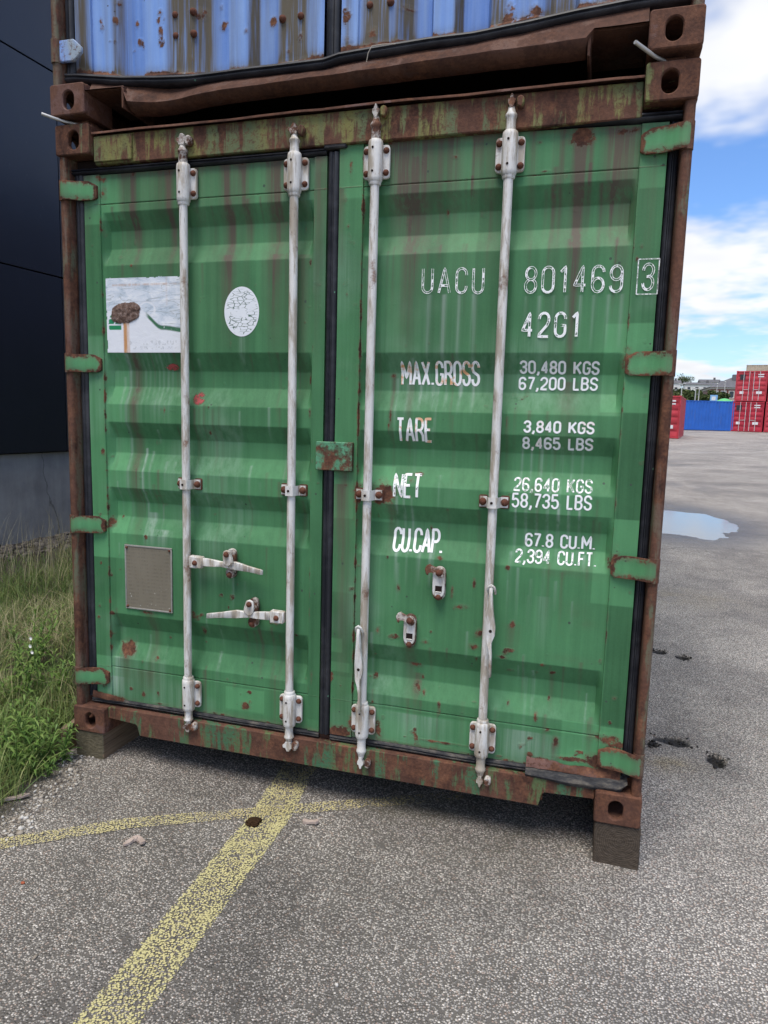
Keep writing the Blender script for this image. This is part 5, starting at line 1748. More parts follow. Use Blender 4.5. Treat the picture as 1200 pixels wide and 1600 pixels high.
# ================================================================== timbers under the stack
def timber_mat(name, a, b, rings, c0=(0, 0)):
    m, t = mat(name)
    p = t.pos()
    g = t.mapr(t.noise(t.pos((45, 3, 110)), 1.0, 6, 0.7), 0.28, 0.72)
    col = t.mix(g, a, b)
    if rings:
        sep = t.n('ShaderNodeSeparateXYZ', {0: t.vmath('ADD', p, t.vmath('MULTIPLY', t.n('ShaderNodeTexNoise', {'Vector': p, 'Scale': 9.0, 'Detail': 3.0}).outputs['Color'], (0.02, 0, 0.02)))}).outputs
        dx = t.math('SUBTRACT', sep[0], c0[0])
        dz = t.math('SUBTRACT', sep[2], c0[1])
        d = t.math('SQRT', t.math('ADD', t.math('MULTIPLY', dx, dx), t.math('MULTIPLY', dz, dz)))
        rg = t.math('SINE', t.math('MULTIPLY', d, 820.0))
        col = t.mix(t.mapr(rg, -0.2, 1.0, 0, 0.5), col, t.mix(1.0, col, (1.9, 1.85, 1.8), 'MULTIPLY'))
    out(t, col, 0.9, t.bump(g, 0.7, 0.004), spec=0.15)
    return m


M['wood_r'] = timber_mat('dark_weathered_timber', (0.034, 0.027, 0.021), (0.105, 0.083, 0.064), True, (2.385, -0.055))
M['wood_l'] = timber_mat('mossy_timber', (0.07, 0.05, 0.033), (0.27, 0.195, 0.13), False)
M['wood_end'] = timber_mat('green_timber_end', (0.06, 0.052, 0.033), (0.18, 0.155, 0.105), False)


def timber(name, x0, x1, y0, y1, z0, z1, m, label, mend=None):
    bm = bmesh.new()
    bm_box(bm, x0, x1, y0, y1, z0, z1, 0.004)
    bmesh.ops.subdivide_edges(bm, edges=[e for e in bm.edges if e.calc_length() > 0.08], cuts=8, use_grid_fill=True)
    for v in bm.verts:
        v.co.x += 0.006 * (fbm(v.co.y * 9 + v.co.z * 11, v.co.z * 7, 3) - 0.5)
        v.co.y += 0.006 * (fbm(v.co.x * 15, v.co.z * 15, 6) - 0.5)
    o = fin(name, bm, m, None, 40)
    if mend:
        o.data.materials.append(mend)
        for f in o.data.polygons:
            if f.normal.y < -0.7:
                f.material_index = 1
    return tag(o, label, 'timber block', 'timbers under the container')


timber('timber_block', 0.002, 0.150, 0.006, 1.15, -0.150, -0.002, M['wood_l'], 'pale timber beam under the left corner beside the grass', M['wood_end'])
timber('timber_block', 2.283, 2.444, 0.008, 0.62, -0.185, -0.004, M['wood_r'], 'dark square timber under the right corner showing end grain')
timber('timber_block', 0.01, 0.16, 11.1, 12.1, -0.14, -0.002, M['wood_l'], 'timber beam under the far left corner of the green container')
timber('timber_block', 2.28, 2.43, 11.1, 12.1, -0.17, -0.002, M['wood_l'], 'timber beam under the far right corner of the green container')
bm = bmesh.new()
bm_box(bm, -0.075, -0.045, 0.0, 0.26, -0.16, -0.005, 0.003)
for v in bm.verts:
    v.co.z += (v.co.y) * 0.08
    v.co.x += -0.06 * (v.co.y)
o = fin('board', bm, M['wood_l'])
tag(o, 'short board leaning beside the pale timber at the grass edge', 'board')
# ================================================================== left building
WD = Vector((0.0671, 0.9977, 0)).normalized()            # along the wall
WN = Vector((WD.y, -WD.x, 0))                            # out of the wall, towards the yard
W0 = Vector((-3.995, 3.606, 0))
lb = thing('warehouse', 'tall dark navy panelled building on a grey concrete base left of the containers', 'building', (W0.x, W0.y, -0.1), worldmesh=True)


def wall_box(bm, s0, s1, d0, d1, z0, z1, bev=0.0):
    """box along the wall: s along, d outward"""
    q = bmesh.new()
    vs = []
    for s in (s0, s1):
        for d in (d0, d1):
            for z in (z0, z1):
                p_ = W0 + WD * s + WN * d
                vs.append(q.verts.new((p_.x, p_.y, z)))
    for f in ((0, 1, 3, 2), (4, 6, 7, 5), (0, 4, 5, 1), (2, 3, 7, 6), (0, 2, 6, 4), (1, 5, 7, 3)):
        q.faces.new([vs[i] for i in f])
    if bev:
        bmesh.ops.bevel(q, geom=list(q.edges), offset=bev, segments=1, affect='EDGES')
    merge(bm, q)


m, t = mat('grey_concrete')
p = t.pos()
f = t.math('ADD', t.math('MULTIPLY', t.noise(p, 2.2, 6, 0.65), 0.6), t.math('MULTIPLY', t.noise(t.pos((7, 7, 1.2)), 1.0, 5, 0.6), 0.4))
col = t.ramp(f, [(0.3, (0.24, 0.24, 0.25)), (0.55, (0.37, 0.37, 0.38)), (0.75, (0.48, 0.48, 0.485))])
e = t.voro(t.vmath('ADD', p, t.vmath('MULTIPLY', t.n('ShaderNodeTexNoise', {'Vector': p, 'Scale': 3.0, 'Detail': 5.0}).outputs['Color'], (0.3, 0.3, 0.3))), 0.55, 'DISTANCE_TO_EDGE', 'Distance')
col = t.mix(t.mapr(e, 0.0, 0.006, 0.6, 0), col, (0.05, 0.05, 0.052))
out(t, col, 0.9, t.bump(t.noise(p, 30, 6, 0.7), 0.5, 0.006), spec=0.2)
M['concrete'] = m
m, t = mat('navy_cladding')
p = t.pos()
col = t.mix(t.noise(p, 1.5, 4), (0.014, 0.016, 0.027), (0.022, 0.024, 0.038))
sc = t.math('MULTIPLY', t.mapr(t.noise(t.pos((50, 50, 9)), 1.0, 4, 0.7), 0.68, 0.72), 0.3)
col = t.mix(sc, col, (0.2, 0.2, 0.22))
out(t, col, 0.32, t.bump(t.noise(p, 1.2, 3), 0.1, 0.05), spec=0.55)
M['navy'] = m
bm = bmesh.new()
wall_box(bm, -14, 26, -0.35, -0.02, -0.6, 0.930)
fin('concrete_base', bm, M['concrete'], lb, 0)
bm = bmesh.new()
wall_box(bm, -14, 26, -9, -0.12, 0.931, 11.6)
fin('core', bm, M['navy'], lb, 0)
zj = [0.937, 2.962, 5.196, 7.43, 9.66, 11.6]
for s in np.arange(-14, 26, 5.0):
    for a, b in zip(zj, zj[1:]):
        bm = bmesh.new()
        wall_box(bm, s + 0.006, s + 4.994, -0.118, 0.02, a + 0.007, b - 0.007, 0.004)
        fin('cladding_panel', bm, M['navy'], lb, 30)
bm = bmesh.new()
wall_box(bm, -14.1, 26.1, -9.1, 0.06, 11.602, 11.75)
fin('roof_edge', bm, M['navy'], lb, 0)

# ================================================================== grass verge
m, t = mat('grass_blades')
c = t.attr('c')
hgt = t.attr('h')
col = t.ramp(c, [(0.0, (0.055, 0.10, 0.032)), (0.35, (0.12, 0.195, 0.055)), (0.60, (0.20, 0.275, 0.085)), (0.78, (0.31, 0.34, 0.13)), (0.86, (0.42, 0.37, 0.20)), (1.0, (0.60, 0.53, 0.36))])
b = t.n('ShaderNodeBsdfPrincipled', {'Base Color': col, 'Roughness': 0.55})
b.inputs['Specular IOR Level'].default_value = 0.3
tl_ = t.n('ShaderNodeBsdfTranslucent', {'Color': col})
mx = t.n('ShaderNodeMixShader', {0: 0.3, 1: b.outputs[0], 2: tl_.outputs[0]})
t.n('ShaderNodeOutputMaterial', {'Surface': mx.outputs[0]})
M['grass'] = m


def verge_edge(y):
    return 0.055 - 0.17 * np.clip(y, -3, 0) - 0.03


def blades(n, xr, yr, hmin, hmax, width, c0, c1, seed, lean=0.5, clump=0.0, dens=None, segs=4):
    rs = np.random.RandomState(seed)
    V, F, C = [], [], []
    px = rs.uniform(xr[0], xr[1], n * 3)
    py = rs.uniform(yr[0], yr[1], n * 3)
    ok = px < verge_edge(py) - 0.02 - 0.10 * rs.rand(n * 3)
    ok &= ~((px > -0.10) & (py > -0.02))
    ok &= px > -3.15 + 0.067 * (py - 3.6)
    if dens is not None:
        ok &= dens(px, py) > rs.rand(n * 3)
    px, py = px[ok][:n], py[ok][:n]
    n = len(px)
    pz = ground_z(px, py) - 0.01
    hh = rs.uniform(hmin, hmax, n) * (0.55 + 0.9 * fbm(px * 2.3, py * 2.3, 14))
    an = rs.uniform(0, 2 * PI, n)
    ln = rs.uniform(0.1, 1.0, n) * lean
    wd = width * rs.uniform(0.6, 1.3, n)
    cc = np.clip(rs.uniform(c0, c1, n) + 0.35 * (fbm(px * 1.6, py * 1.6, 23) - 0.5), 0, 1)
    fa = an + PI / 2 + rs.uniform(-0.6, 0.6, n)
    k = np.linspace(0, 1, segs)
    VV_ = np.zeros((n, segs, 2, 3))
    for j, f in enumerate(k):
        bend = ln * hh * f ** 1.8
        up_ = hh * (f - 0.22 * ln * f * f)
        cx_, cy_ = px + np.cos(an) * bend, py + np.sin(an) * bend
        w_ = wd * (1 - 0.92 * f ** 1.5) * (0.6 if j == 0 else 1)
        for s, sg in ((0, -1), (1, 1)):
            VV_[:, j, s, 0] = cx_ + sg * np.cos(fa) * w_ / 2
            VV_[:, j, s, 1] = cy_ + sg * np.sin(fa) * w_ / 2
            VV_[:, j, s, 2] = pz + up_
    V = VV_.reshape(-1, 3)
    base = (np.arange(n) * segs * 2)[:, None, None]
    q = np.array([[2 * j, 2 * j + 1, 2 * j + 3, 2 * j + 2] for j in range(segs - 1)])[None]
    F = (base + q).reshape(-1, 4)
    return V, F, np.repeat(cc, segs * 2)


def merge_blades(parts):
    V, F, C, o_ = [], [], [], 0
    for v, f, c_ in parts:
        V.append(v)
        F.append(f + o_)
        C.append(c_)
        o_ += len(v)
    return np.concatenate(V), np.concatenate(F), np.concatenate(C)


near = lambda x, y: np.where(y < 3.5, 1.0, 0.5)
parts = [blades(26000, (-2.6, 0.4), (-2.6, 3.2), 0.06, 0.20, 0.005, 0.15, 0.82, 1, 1.5),
         blades(16000, (-3.6, 0.1), (0.5, 9.0), 0.06, 0.18, 0.006, 0.12, 0.66, 2, 1.5),
         blades(3600, (-2.8, 0.0), (0.1, 5.0), 0.14, 0.34, 0.0035, 0.80, 0.98, 3, 1.6, dens=lambda x, y: sstep(0.40, 0.58, fbm(x * 1.1, y * 1.1, 51))),
         blades(7000, (-0.9, 0.45), (-1.8, 0.35), 0.07, 0.20, 0.007, 0.45, 0.80, 4, 1.1),
         blades(1700, (-1.9, -0.35), (0.7, 2.6), 0.10, 0.24, 0.0035, 0.86, 1.0, 17, 2.0, dens=lambda x, y: np.exp(-((x + 1.1) / 0.55) ** 2 - ((y - 1.6) / 0.7) ** 2)),
         blades(1500, (-3.3, -1.0), (2.0, 7.5), 0.35, 0.62, 0.003, 0.86, 1.0, 6, 0.5)]
V, F, C = merge_blades(parts)
o = pydata('grass', V, F, M['grass'], attrs=dict(c=C, h=C))
tag(o, 'rough green and dry grass on the verge left of the container', 'grass', kind='stuff')

# bright leafy weeds at the edge of the tarmac
m, t = mat('weed_leaves')
c = t.attr('c')
col = t.ramp(c, [(0.0, (0.075, 0.16, 0.035)), (0.5, (0.16, 0.28, 0.06)), (1.0, (0.28, 0.38, 0.11))])
b = t.n('ShaderNodeBsdfPrincipled', {'Base Color': col, 'Roughness': 0.5})
tl_ = t.n('ShaderNodeBsdfTranslucent', {'Color': col})
mx = t.n('ShaderNodeMixShader', {0: 0.3, 1: b.outputs[0], 2: tl_.outputs[0]})
t.n('ShaderNodeOutputMaterial', {'Surface': mx.outputs[0]})
M['weed'] = m


def weed(x, y, h, ns, seed, label):
    """upright stems set with narrow leaves"""
    rs = np.random.RandomState(seed)
    V, F, C = [], [], []
    z0 = float(ground_z(x, y)) - 0.01
    bm = bmesh.new()
    for s in range(ns):
        an = rs.uniform(0, 2 * PI)
        ln = rs.uniform(0.1, 0.55)
        hh = h * rs.uniform(0.6, 1.1)
        pts = []
        for f in np.linspace(0, 1, 5):
            pts.append((x + math.cos(an) * (0.03 + ln * hh * f ** 1.3), y + math.sin(an) * (0.03 + ln * hh * f ** 1.3), z0 + hh * f))
        bm_tube(bm, pts, [0.0028, 0.0024, 0.002, 0.0016, 0.001], 5, False)
        nl = int(14 * hh / 0.25) + 6
        for k in range(nl):
            f = 0.12 + 0.88 * k / nl
            i = min(3, int(f * 4))
            a_, b_ = np.array(pts[i]), np.array(pts[i + 1])
            o_ = a_ + (b_ - a_) * (f * 4 - i)
            la = k * 2.4 + rs.uniform(-0.4, 0.4)
            L = 0.085 * (1.15 - 0.6 * f) * rs.uniform(0.7, 1.2) * (h / 0.28) ** 0.5
            el = rs.uniform(0.2, 0.9)
            d = np.array([math.cos(la) * math.cos(el), math.sin(la) * math.cos(el), math.sin(el)])
            sd_ = np.array([-math.sin(la), math.cos(la), 0]) * L * 0.085
            b0 = len(V)
            mid = o_ + d * L * 0.5 + np.array([0, 0, 0.006])
            tip = o_ + d * L + np.array([0, 0, -0.25 * L])
            V += [o_ - sd_ * 0.3, o_ + sd_ * 0.3, mid + sd_, mid - sd_, tip - sd_ * 0.05, tip + sd_ * 0.05]
            F += [(b0, b0 + 1, b0 + 2, b0 + 3), (b0 + 3, b0 + 2, b0 + 5, b0 + 4)]
            C += [rs.uniform(0, 1) * 0.6 + 0.4 * f] * 6
    w_ = thing('weed', label, 'weed', (x, y, z0), group='leafy weeds on the verge', worldmesh=True)
    pydata('leaf_cluster', V, F, M['weed'], w_, attrs=dict(c=C))
    fin('stem', bm, M['weed'], w_, 50)


WEEDS = [(-0.077,-0.131, 0.30, 9, 'bushy bright green weed nearest the short board'), (-0.088,-0.255, 0.24, 8, 'low bright green weed at the tarmac edge by the stick'), (-0.453,0.342, 0.34, 7, 'bright weed standing just behind the front bushy weed'),
         (-0.529,0.228, 0.30, 6, 'pale green weed at the left edge of the picture, mid verge'), (0.007,-0.098, 0.18, 6, 'small weed against the side of the short board'), (-0.878,0.668, 0.36, 6, 'tall green weed with a side shoot in the middle of the verge'), (0.060,-0.198, 0.13, 6, 'tiny weed sprouting from the pebbles'), (-0.276,-0.114, 0.26, 7, 'green weed cut by the left edge of the picture')]
for i, (a, b, h, ns, lab) in enumerate(WEEDS):
    weed(min(a, float(verge_edge(b)) - 0.06), b, h, ns, 100 + i, lab)

# dark red dock spike and a white flower
m, t = mat('dock_seed')
p = t.pos()
out(t, t.mix(t.noise(p, 40, 3), (0.05, 0.012, 0.012), (0.13, 0.03, 0.025)), 0.9, spec=0.1)
M['dock'] = m
dx_, dy_ = -2.55, 3.35
dk = thing('dock_plant', 'dark red seed spike of a dock plant before the concrete base', 'plant', (dx_, dy_, float(ground_z(dx_, dy_))), worldmesh=True)
zb = float(ground_z(dx_, dy_))
bm = bmesh.new()
bm_tube(bm, [(dx_, dy_, zb - 0.02), (dx_ + 0.01, dy_, zb + 0.3), (dx_ + 0.02, dy_, zb + 0.62)], [0.006, 0.005, 0.003], 6)
fin('stem', bm, M['dock'], dk)
rs = np.random.RandomState(5)
V, F = [], []
for k in range(420):
    f = rs.rand()
    br = rs.randint(0, 4)
    c_ = np.array([dx_ + 0.02 * f, dy_, zb + 0.28 + 0.34 * f]) + np.array([(br - 1.5) * 0.035 * (1 - f), rs.normal(0, 0.012), 0.02 * abs(br - 1.5)])
    c_ += rs.normal(0, 0.012, 3) * (1.2 - f)
    u, v = rs.normal(0, 1, 3), rs.normal(0, 1, 3)
    u, v = u / np.linalg.norm(u) * 0.009, v / np.linalg.norm(v) * 0.009
    b0 = len(V)
    V += [c_ - u - v, c_ + u - v, c_ + u + v, c_ - u + v]
    F.append((b0, b0 + 1, b0 + 2, b0 + 3))
pydata('seed_head', V, F, M['dock'], dk)
m, t = mat('white_petal')
out(t, (0.8, 0.8, 0.76), 0.6)
M['petal'] = m
fx_, fy_ = -0.387,0.203
fl = thing('wild_flower', 'thin stemmed white flower among the grass', 'flower', (fx_, fy_, float(ground_z(fx_, fy_))), worldmesh=True)
zb = float(ground_z(fx_, fy_))
bm = bmesh.new()
bm_tube(bm, [(fx_, fy_, zb), (fx_ + 0.01, fy_, zb + 0.2), (fx_ - 0.005, fy_ - 0.02, zb + 0.40)], 0.0016, 5)
fin('stem', bm, M['weed'], fl)
V, F = [], []
for (ox, oz) in ((0, 0.34), (-0.01, 0.37), (-0.005, 0.41)):
    for k in range(6):
        a = k * PI / 3
        c_ = np.array([fx_ + ox, fy_ - 0.02, zb + oz])
        d = np.array([math.cos(a), -0.4, math.sin(a)]) * 0.010
        s_ = np.array([-math.sin(a), 0, math.cos(a)]) * 0.005
        b0 = len(V)
        V += [c_, c_ + d * 0.6 + s_, c_ + d, c_ + d * 0.6 - s_]
        F.append((b0, b0 + 1, b0 + 2, b0 + 3))
pydata('blossom', V, F, M['petal'], fl)

# ================================================================== pebbles, chips of wood, litter
m, t = mat('pebbles')
c = t.attr('c')
p = t.pos()
col = t.ramp(c, [(0.0, (0.06, 0.055, 0.05)), (0.3, (0.17, 0.15, 0.13)), (0.55, (0.34, 0.29, 0.23)), (0.8, (0.55, 0.51, 0.45)), (1.0, (0.72, 0.70, 0.66))])
col = t.mix(t.math('MULTIPLY', t.noise(p, 90, 4), 0.4), col, (0.10, 0.08, 0.06))
out(t, col, 0.8, t.bump(t.noise(p, 160, 4), 0.4, 0.002), spec=0.25)
M['pebble'] = m
ico = bmesh.new()
bmesh.ops.create_icosphere(ico, subdivisions=1, radius=1.0)
IV = np.array([v.co[:] for v in ico.verts])
IF = np.array([[v.index for v in f.verts] for f in ico.faces])
ico.free()


def stones(n, fn, smin, smax, seed, name, label, cat, m=M['pebble'], c0=0, c1=1):
    rs = np.random.RandomState(seed)
    V, F, C = [], [], []
    for i in range(n):
        x, y = fn(rs)
        s = rs.uniform(smin, smax) * (1 if rs.rand() < 0.85 else 1.7)
        R_ = np.array(Matrix.Rotation(rs.uniform(0, 6.3), 3, 'Z') @ Matrix.Rotation(rs.uniform(0, 0.5), 3, 'X'))
        v = IV * (1 + rs.uniform(-0.28, 0.28, (len(IV), 1))) * np.array([s, s * rs.uniform(0.55, 0.9), s * rs.uniform(0.4, 0.7)])
        v = v @ R_.T + np.array([x, y, float(ground_z(x, y)) + s * 0.28])
        F.append(IF + len(V) * len(IV))
        V.append(v)
        C.append(np.full(len(IV), rs.uniform(c0, c1)))
    o = pydata(name, np.concatenate(V), np.concatenate(F), m, smooth=False, attrs=dict(c=np.concatenate(C)))
    return tag(o, label, cat, kind='stuff')


def edge_pt(rs):
    y = rs.uniform(-2.2, 0.25)
    if rs.rand() < 0.75:
        y = rs.uniform(-0.75, 0.05)
    x = float(verge_edge(y)) + 0.03 + rs.normal(0, 0.035) + abs(rs.normal(0, 0.03)) - (0.05 if y > -0.1 else 0)
    return x, y


stones(1100, edge_pt, 0.003, 0.0085, 8, 'pebbles', 'pale pebbles scattered along the edge of grass and tarmac', 'pebbles', c0=0.1)


def wall_pt(rs):
    s = rs.uniform(-4, 8)
    q = W0 + WD * s + WN * (0.03 + 0.75 * rs.rand() ** 1.2)
    return q.x, q.y


stones(3000, wall_pt, 0.018, 0.04, 9, 'gravel_strip', 'dark gravel strip along the foot of the concrete base', 'gravel', c0=0.0, c1=0.38)
stones(110, lambda rs: (rs.uniform(0.2, 3.4), rs.uniform(-1.8, 1.2)), 0.0025, 0.006, 12, 'loose_grit', 'loose grit lying about on the tarmac', 'grit', c0=0.2)
m, t = mat('black_tar_lumps')
out(t, (0.014, 0.013, 0.013), 0.7, spec=0.3)
M['tar'] = m


def hole_pt(rs):
    h_ = HOLES[rs.randint(0, len(HOLES))]
    a, r_ = rs.uniform(0, 6.3), rs.uniform(0.3, 1.5)
    return h_[0] + math.cos(a) * h_[2] * r_, h_[1] + math.sin(a) * h_[3] * r_


stones(110, hole_pt, 0.003, 0.008, 14, 'tar_crumbs', 'black tar crumbs around the holes in the tarmac', 'tar crumbs', m=M['tar'])

m, t = mat('splintered_wood')
p = t.pos()
out(t, t.mix(t.noise(t.pos((30, 30, 80)), 1.0, 5, 0.7), (0.24, 0.18, 0.15), (0.58, 0.48, 0.42)), 0.9, t.bump(t.noise(p, 90, 5), 0.6, 0.003), spec=0.1)
M['splinter'] = m


def splinter(x, y, L, wdt, ang, label, name='wood_chip', cat='wood chip', grp='bits of wood on the tarmac', m=None, seed=0):
    rs = np.random.RandomState(seed)
    z = float(ground_z(x, y))
    d = Vector((math.cos(ang), math.sin(ang), 0))
    s_ = Vector((-d.y, d.x, 0))
    bm = bmesh.new()
    pts = []
    for f, k in ((-0.5, 0.12), (-0.42, 0.7), (-0.12, 1.0), (0.2, 0.8), (0.36, 1.1), (0.5, 0.35)):
        c_ = Vector((x, y, z + 0.0065 + 0.004 * rs.rand() + 0.008 * max(0, f))) + d * L * f
        pts.append((c_, s_ * wdt / 2 * k * rs.uniform(0.75, 1.2), Vector((0, 0, 0.0055 * rs.uniform(0.6, 1.2)))))
    bm_strap(bm, pts)
    o = fin(name, bm, m or M['splinter'], None, 0)
    return tag(o, label, cat, grp)


splinter(0.645,-0.483, 0.055, 0.022, 1.2, 'small brown wood chip touching the longer pale chip', seed=1)
splinter(0.675,-0.463, 0.062, 0.022, -0.55, 'pale wood chip left of the yellow line', seed=2)
splinter(1.217,-0.133, 0.065, 0.024, 0.15, 'pinkish grey wood chip right of the yellow line', seed=3)
splinter(0.025,-0.417, 0.16, 0.020, 0.75, 'weathered stick lying on pebbles at the left edge', name='stick', cat='stick', seed=4)
m, t = mat('dark_clod')
p = t.pos()
out(t, t.mix(t.noise(p, 140, 5, 0.7), (0.008, 0.005, 0.003), (0.075, 0.042, 0.022)), 0.95, t.bump(t.noise(p, 130, 5, 0.7), 0.8, 0.008), spec=0.1)
M['clod'] = m
cx_, cy_ = 1.009,-0.206
bm = bmesh.new()
bmesh.ops.create_icosphere(bm, subdivisions=4, radius=1.0)
for v in bm.verts:
    n = 0.45 + 0.95 * fbm(v.co.x * 3 + 5, v.co.y * 3 + v.co.z * 2, 7) + 0.25 * fbm(v.co.x * 11, v.co.y * 11 + v.co.z * 5, 8)
    v.co = Vector((cx_ + v.co.x * 0.026 * n, cy_ + v.co.y * 0.030 * n, float(ground_z(cx_, cy_)) + 0.006 + max(-0.003, v.co.z * 0.012 * n)))
tag(fin('dung_clod', bm, M['clod'], None, 60), 'dark brown clod sitting on the yellow line', 'clod')
bm = bmesh.new()
ax_, ay_ = 0.454,-0.793
bmesh.ops.create_icosphere(bm, subdivisions=2, radius=0.006)
for v in bm.verts:
    v.co = Vector((v.co.x * 1.3 + ax_, v.co.y + ay_, v.co.z * 0.7 + float(ground_z(ax_, ay_)) + 0.004))
m, t = mat('brick_red')
out(t, (0.35, 0.09, 0.04), 0.8)
M['brickbit'] = m
tag(fin('brick_crumb', bm, M['brickbit'], None, 50), 'tiny orange brick crumb on the tarmac at lower left', 'crumb')

# ================================================================== far side of the yard
def flat_paint(name, c, rough=0.5, var=0.25, dirt=(0.10, 0.08, 0.07)):
    m, t = mat(name)
    p = t.opos()
    col = t.mix(t.mapr(t.noise(p, 1.6, 5), 0.3, 0.7), tuple(v * (1 - var) for v in c), tuple(min(1, v * (1 + var * 0.5)) for v in c))
    d = t.mapr(t.noise(t.opos((6, 6, 0.8)), 1.0, 6, 0.7), 0.58, 0.72)
    col = t.mix(t.math('MULTIPLY', d, 0.5), col, dirt)
    out(t, col, rough, spec=0.35)
    return m


M['red'] = flat_paint('red_container_paint', (0.42, 0.025, 0.045))
M['red2'] = flat_paint('faded_red_container_paint', (0.47, 0.045, 0.06))
M['royal'] = flat_paint('royal_blue_paint', (0.020, 0.115, 0.46), var=0.12)
M['beige'] = flat_paint('rusty_beige_paint', (0.50, 0.40, 0.30), var=0.3, dirt=(0.26, 0.10, 0.04))
M['farrod'] = flat_paint('far_white_steel', (0.62, 0.60, 0.58))
M['black'] = flat_paint('far_black_panel', (0.025, 0.027, 0.035))
M['placard'] = flat_paint('far_white_label', (0.72, 0.72, 0.72), var=0.1)


def far_container(loc, rotz, L, W_, H_, m, label, doors=True, group='containers across the yard', name='shipping_container', rods=True):
    """origin at the middle of the front bottom edge, length running to +y"""
    c_ = thing(name, label, 'container', loc, rotz, group)
    h = W_ / 2
    for sx_ in (-1, 1):                                    # side walls, ribbed
        prof = []
        y = 0.15
        while y < L - 0.3:
            prof += [(y, 0), (y + 0.07, 0), (y + 0.138, 1), (y + 0.21, 1)]
            y += 0.278
        prof.append((L - 0.12, 0))
        V = [(sx_ * (h - 0.012 - 0.036 * d), yy, z) for z in (0.15, H_ - 0.09) for yy, d in prof]
        pydata('side_wall', V, grid_faces(len(prof), 2), m, c_)
        bm = bmesh.new()
        a, b = sorted((sx_ * (h - 0.06), sx_ * h))
        bm_box(bm, a, b, 0.17, L - 0.17, 0.01, 0.155, 0.004)
        fin('bottom_rail', bm, m, c_)
        bm = bmesh.new()
        bm_box(bm, a, b, 0.17, L - 0.17, H_ - 0.095, H_ - 0.02, 0.004)
        fin('top_rail', bm, m, c_)
        for y in (0.004, L - 0.104):
            bm = bmesh.new()
            bm_box(bm, a, b, y, y + 0.1, 0.12, H_ - 0.12, 0.004)
            fin('corner_post', bm, m, c_)
            for z in (0, H_ - 0.118):
                bm = bmesh.new()
                a2, b2 = sorted((sx_ * (h - 0.16), sx_ * (h + 0.003)))
                y2 = -0.002 if y < 1 else L - 0.176
                bm_box(bm, a2, b2, y2, y2 + 0.178, z, z + 0.118, 0.006)
                fin('corner_casting', bm, m, c_)
    bm = bmesh.new()
    bm_box(bm, -h + 0.06, h - 0.06, 0.1, L - 0.1, H_ - 0.05, H_ - 0.025)
    fin('roof', bm, m, c_, 0)
    bm = bmesh.new()
    bm_box(bm, -h + 0.06, h - 0.06, 0.1, L - 0.1, 0.12, 0.16)
    fin('floor', bm, M['black'], c_, 0)
    for y in ((0.02, 0.08), (L - 0.08, L - 0.02)):
        for z in ((0.012, 0.12), (H_ - 0.118, H_ - 0.02)):
            bm = bmesh.new()
            bm_box(bm, -h + 0.162, h - 0.162, y[0], y[1], z[0], z[1], 0.004)
            fin('end_beam', bm, m, c_)
    bm = bmesh.new()
    bm_box(bm, -h + 0.062, h - 0.062, L - 0.07, L - 0.03, 0.121, H_ - 0.119)
    fin('rear_wall', bm, m, c_, 0)
    if doors:
        for sx_ in (-1, 1):
            x0, x1 = sorted((sx_ * 0.012, sx_ * (h - 0.066)))
            zs_ = [0.13]
            ds_ = [0.0]
            nb = 5
            for k in range(nb):
                zc = 0.13 + (H_ - 0.26) * (k + 0.75) / (nb + 0.5)
                zs_ += [zc - 0.10, zc - 0.04, zc + 0.04, zc + 0.10]
                ds_ += [0, 0.045, 0.045, 0]
            zs_.append(H_ - 0.13)
            ds_.append(0)
            xs_ = [x0, x0 + 0.08, x0 + 0.085, x1 - 0.085, x1 - 0.08, x1]
            V = [(x, 0.05 + (d if 1 < i < 4 else 0), z) for z, d in zip(zs_, ds_) for i, x in enumerate(xs_)]
            dr = pydata('door', V, grid_faces(6, len(zs_)), m, c_)
            for xr_ in (0.18, 0.62):
                bm = bmesh.new()
                bm_tube(bm, [(sx_ * xr_, 0.018, 0.06), (sx_ * xr_, 0.018, H_ - 0.06)], 0.022, 8)
                fin('lock_rod', bm, M['farrod'], dr, 50)
            bm = bmesh.new()
            bm_strap(bm, [((sx_ * 0.2, 0.004, 1.0), (0, 0, 0.018), (0, 0.006, 0)), ((sx_ * 0.58, 0.004, 0.98), (0, 0, 0.014), (0, 0.006, 0))])
            fin('door_handle', bm, M['farrod'], dr)
            bm = bmesh.new()
            if sx_ < 0:
                bm_box(bm, -h + 0.30, -h + 0.72, 0.030, 0.047, H_ * 0.70, H_ * 0.88)
                fin('dark_panel', bm, M['black'], dr, 0)
                bm = bmesh.new()
            bm_box(bm, *((-h + 0.36, -h + 0.66) if sx_ < 0 else (h - 0.80, h - 0.36)), 0.030, 0.047, 0.62, 0.84)
            fin('label_panel', bm, M['placard'], dr, 0)
            if sx_ > 0:
                for zz_ in (0.86, 0.79):
                    bm = bmesh.new()
                    bm_box(bm, h - 0.75, h - 0.30, 0.034, 0.047, H_ * zz_, H_ * zz_ + 0.085)
                    fin('number_strip', bm, M['placard'], dr, 0)
    return c_


def gz(x, y):
    return float(ground_z(x, y))


